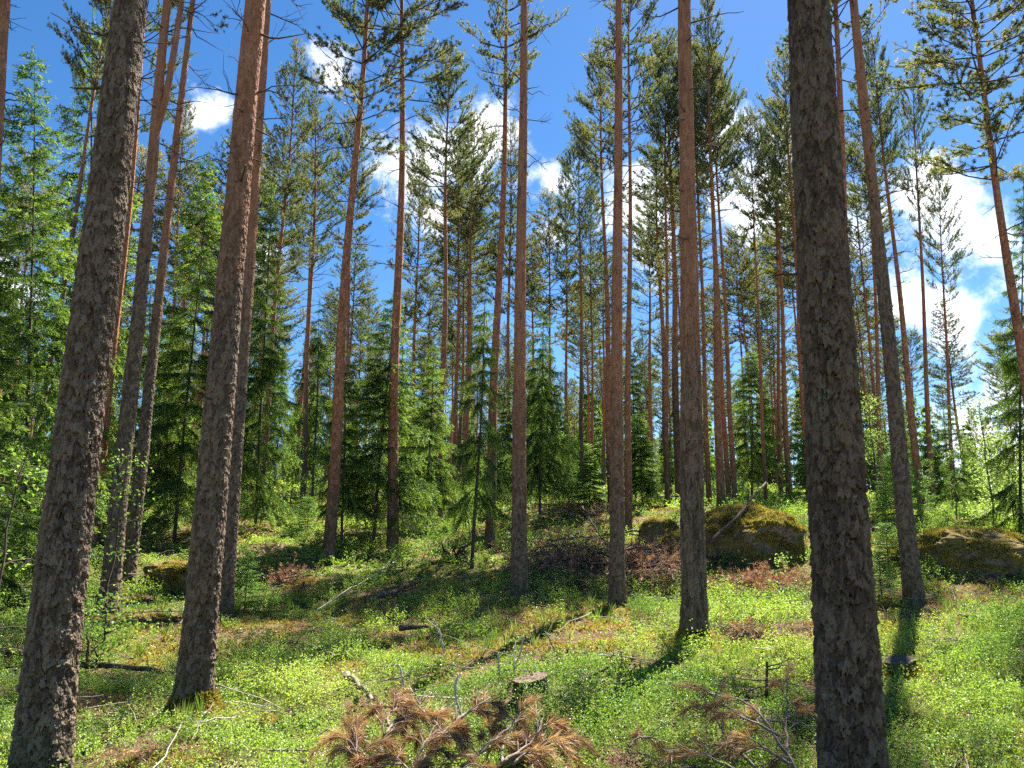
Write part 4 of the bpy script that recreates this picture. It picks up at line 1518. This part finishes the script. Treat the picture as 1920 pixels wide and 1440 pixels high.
ORD = ['first', 'second', 'third', 'fourth', 'fifth', 'sixth', 'seventh', 'eighth', 'ninth', 'tenth', 'eleventh', 'twelfth', 'thirteenth', 'fourteenth', 'fifteenth', 'sixteenth', 'seventeenth',
       'eighteenth', 'nineteenth', 'twentieth'] + ['twenty-' + s for s in ('first', 'second', 'third', 'fourth', 'fifth', 'sixth', 'seventh', 'eighth', 'ninth')] + ['thirtieth'] + \
      ['thirty-' + s for s in ('first', 'second', 'third', 'fourth', 'fifth', 'sixth', 'seventh', 'eighth', 'ninth')] + ['fortieth']
MARK = [('T1', 'flaky leaning pine'), ('T2', 'rim-lit pine'), ('T7', 'tall red pine'), ('T9', 'central pine'), ('T12', 'sunlit pine'), ('T17', 'nearest dark pine'), ('T18', 'slim leaning pine')]


def mark_x(k):
    px, py, Y, px2, py2 = FRONT.get(k, MID.get(k))[:5]
    return px + (px2 - px) * (850 - py) / (py2 - py)


MX = [mark_x(k) for k, _ in MARK]


def where(i):
    if i == 0:
        return 'left of the ' + MARK[0][1]
    if i == len(MARK):
        return 'right of the ' + MARK[-1][1]
    return 'between the %s and the %s' % (MARK[i - 1][1], MARK[i][1])


def auto_label(rows, cat, group):
    """rows: (object, base position, look); ranked from left inside each gap between two landmark trunks"""
    gaps = {}
    for t, p, look in rows:
        x = pix(p + np.array([0, 0, 2.0]))[0]
        i = sum(x > m for m in MX)
        gaps.setdefault((look, i), []).append((x, t))
    for (look, i), lst in gaps.items():
        lst.sort(key=lambda q: q[0])
        for n, (x, t) in enumerate(lst):
            if len(lst) == 1:
                tag(t, '%s, the only one %s' % (look, where(i)), cat, group)
            else:
                tag(t, '%s, %s from left %s' % (look, ORD[n], where(i)), cat, group)


def pine_look(Y):
    return 'slender pine' if Y < 37 else ('far pine' if Y < 62 else 'farthest thin pine')


auto_label([(t, p, pine_look(p[1])) for k, (t, p) in BASE.items() if k not in LAB] + [(t, p, pine_look(p[1])) for t, p in BG], 'pine', 'slender pines of the background stand')
rows = []
for t, p, kd, H in SPR:
    rows.append((t, p, {'a': 'full dark spruce', 'b': 'drooping spruce', 'c': 'bright young spruce', 'd': 'tall spruce'}[kd]))
for t, p in BGS:
    H = t.children[0].scale[2] * 8
    rows.append((t, p, 'knee-high far spruce' if H < 2 else ('bushy low spruce' if H < 3 else 'slight background spruce')))
auto_label(rows, 'spruce', 'spruces of the understorey')

# ------------------------------------------------------------------ sky, sun
SUN_AZ, SUN_EL = math.radians(29), math.radians(51)
w = bpy.data.worlds.new('World')
scene.world = w
w.use_nodes = True
t = NT(w)
sky = t.n('ShaderNodeTexSky', sky_type='NISHITA', sun_disc=False, sun_elevation=SUN_EL, sun_rotation=SUN_AZ, altitude=800, air_density=1.0, dust_density=0.2, ozone_density=5.0)
gen = t.n('ShaderNodeTexCoord').outputs['Generated']
CLOUDS = [(1045, 335, 72), (1035, 440, 45), (625, 128, 48), (378, 208, 36), (800, 330, 95), (905, 255, 55), (1410, 385, 120), (1620, 430, 70), (1770, 410, 105), (1700, 560, 60), (1835, 815, 110), (1800, 620, 60),
          (1210, 400, 110), (860, 300, 70), (500, 480, 60), (1960, 560, 80), (-300, 500, 200), (2400, 540, 140), (820, 400, 50)]
n1 = t.n('ShaderNodeTexNoise')
n1.inputs['Scale'].default_value, n1.inputs['Detail'].default_value, n1.inputs['Roughness'].default_value = 9.0, 9, .65
t.l(gen, n1.inputs['Vector'])
acc = None
for cx, cy, cr in CLOUDS:
    d = norm(ray(cx, cy))
    v = t.n('ShaderNodeVectorMath', operation='DISTANCE')
    t.l(gen, v.inputs[0])
    v.inputs[1].default_value = d
    q = t.math('SUBTRACT', 1.0, t.math('DIVIDE', v.outputs['Value'], cr / F_PX * 1.25))
    acc = q if acc is None else t.math('MAXIMUM', acc, q)
acc = t.math('MAXIMUM', t.math('MULTIPLY', acc, .8), -.6)
f = t.math('ADD', acc, t.math('MULTIPLY', t.math('SUBTRACT', n1.outputs[0], .5), 3.4))
mask = t.mrange(f, .10, .95)
n2 = t.noise(gen, 14, 6, .6)
ccol = t.mix(t.mrange(n2, .3, .65), (8.6, 8.9, 9.6), (12.5, 12.5, 12.5))
hsv = t.n('ShaderNodeHueSaturation')
hsv.inputs['Saturation'].default_value = 1.2
hsv.inputs['Value'].default_value = 0.9
t.l(sky.outputs[0], hsv.inputs['Color'])
bgn = t.n('ShaderNodeBackground')
t.l(t.mix(t.math('MULTIPLY', mask, .95), hsv.outputs[0], ccol), bgn.inputs[0])
bgn.inputs[1].default_value = 0.049
t.l(bgn.outputs[0], t.n('ShaderNodeOutputWorld').inputs[0])

sd = bpy.data.lights.new('sun', 'SUN')
sd.energy, sd.angle, sd.color = 5.0, math.radians(.53), (1.0, .95, .86)
so = bpy.data.objects.new('sun', sd)
COL.objects.link(so)
dv = Vector((math.sin(SUN_AZ) * math.cos(SUN_EL), math.cos(SUN_AZ) * math.cos(SUN_EL), math.sin(SUN_EL)))
so.rotation_mode = 'QUATERNION'
so.rotation_quaternion = Vector((0, 0, 1)).rotation_difference(dv)
so.location = (0, 0, 40)

# ------------------------------------------------------------------ render settings
vs = scene.view_settings
vs.view_transform, vs.look, vs.exposure, vs.gamma, vs.use_curve_mapping = 'Standard', 'None', 2.05, 1.0, False
cy = scene.cycles
cy.max_bounces, cy.diffuse_bounces, cy.glossy_bounces, cy.transmission_bounces, cy.transparent_max_bounces = 7, 5, 2, 3, 4
cy.use_denoising = False
cy.use_adaptive_sampling = True
cy.adaptive_threshold = 0.02
cy.sample_clamp_indirect = 6
cy.caustics_reflective = cy.caustics_refractive = False
scene.render.use_persistent_data = False
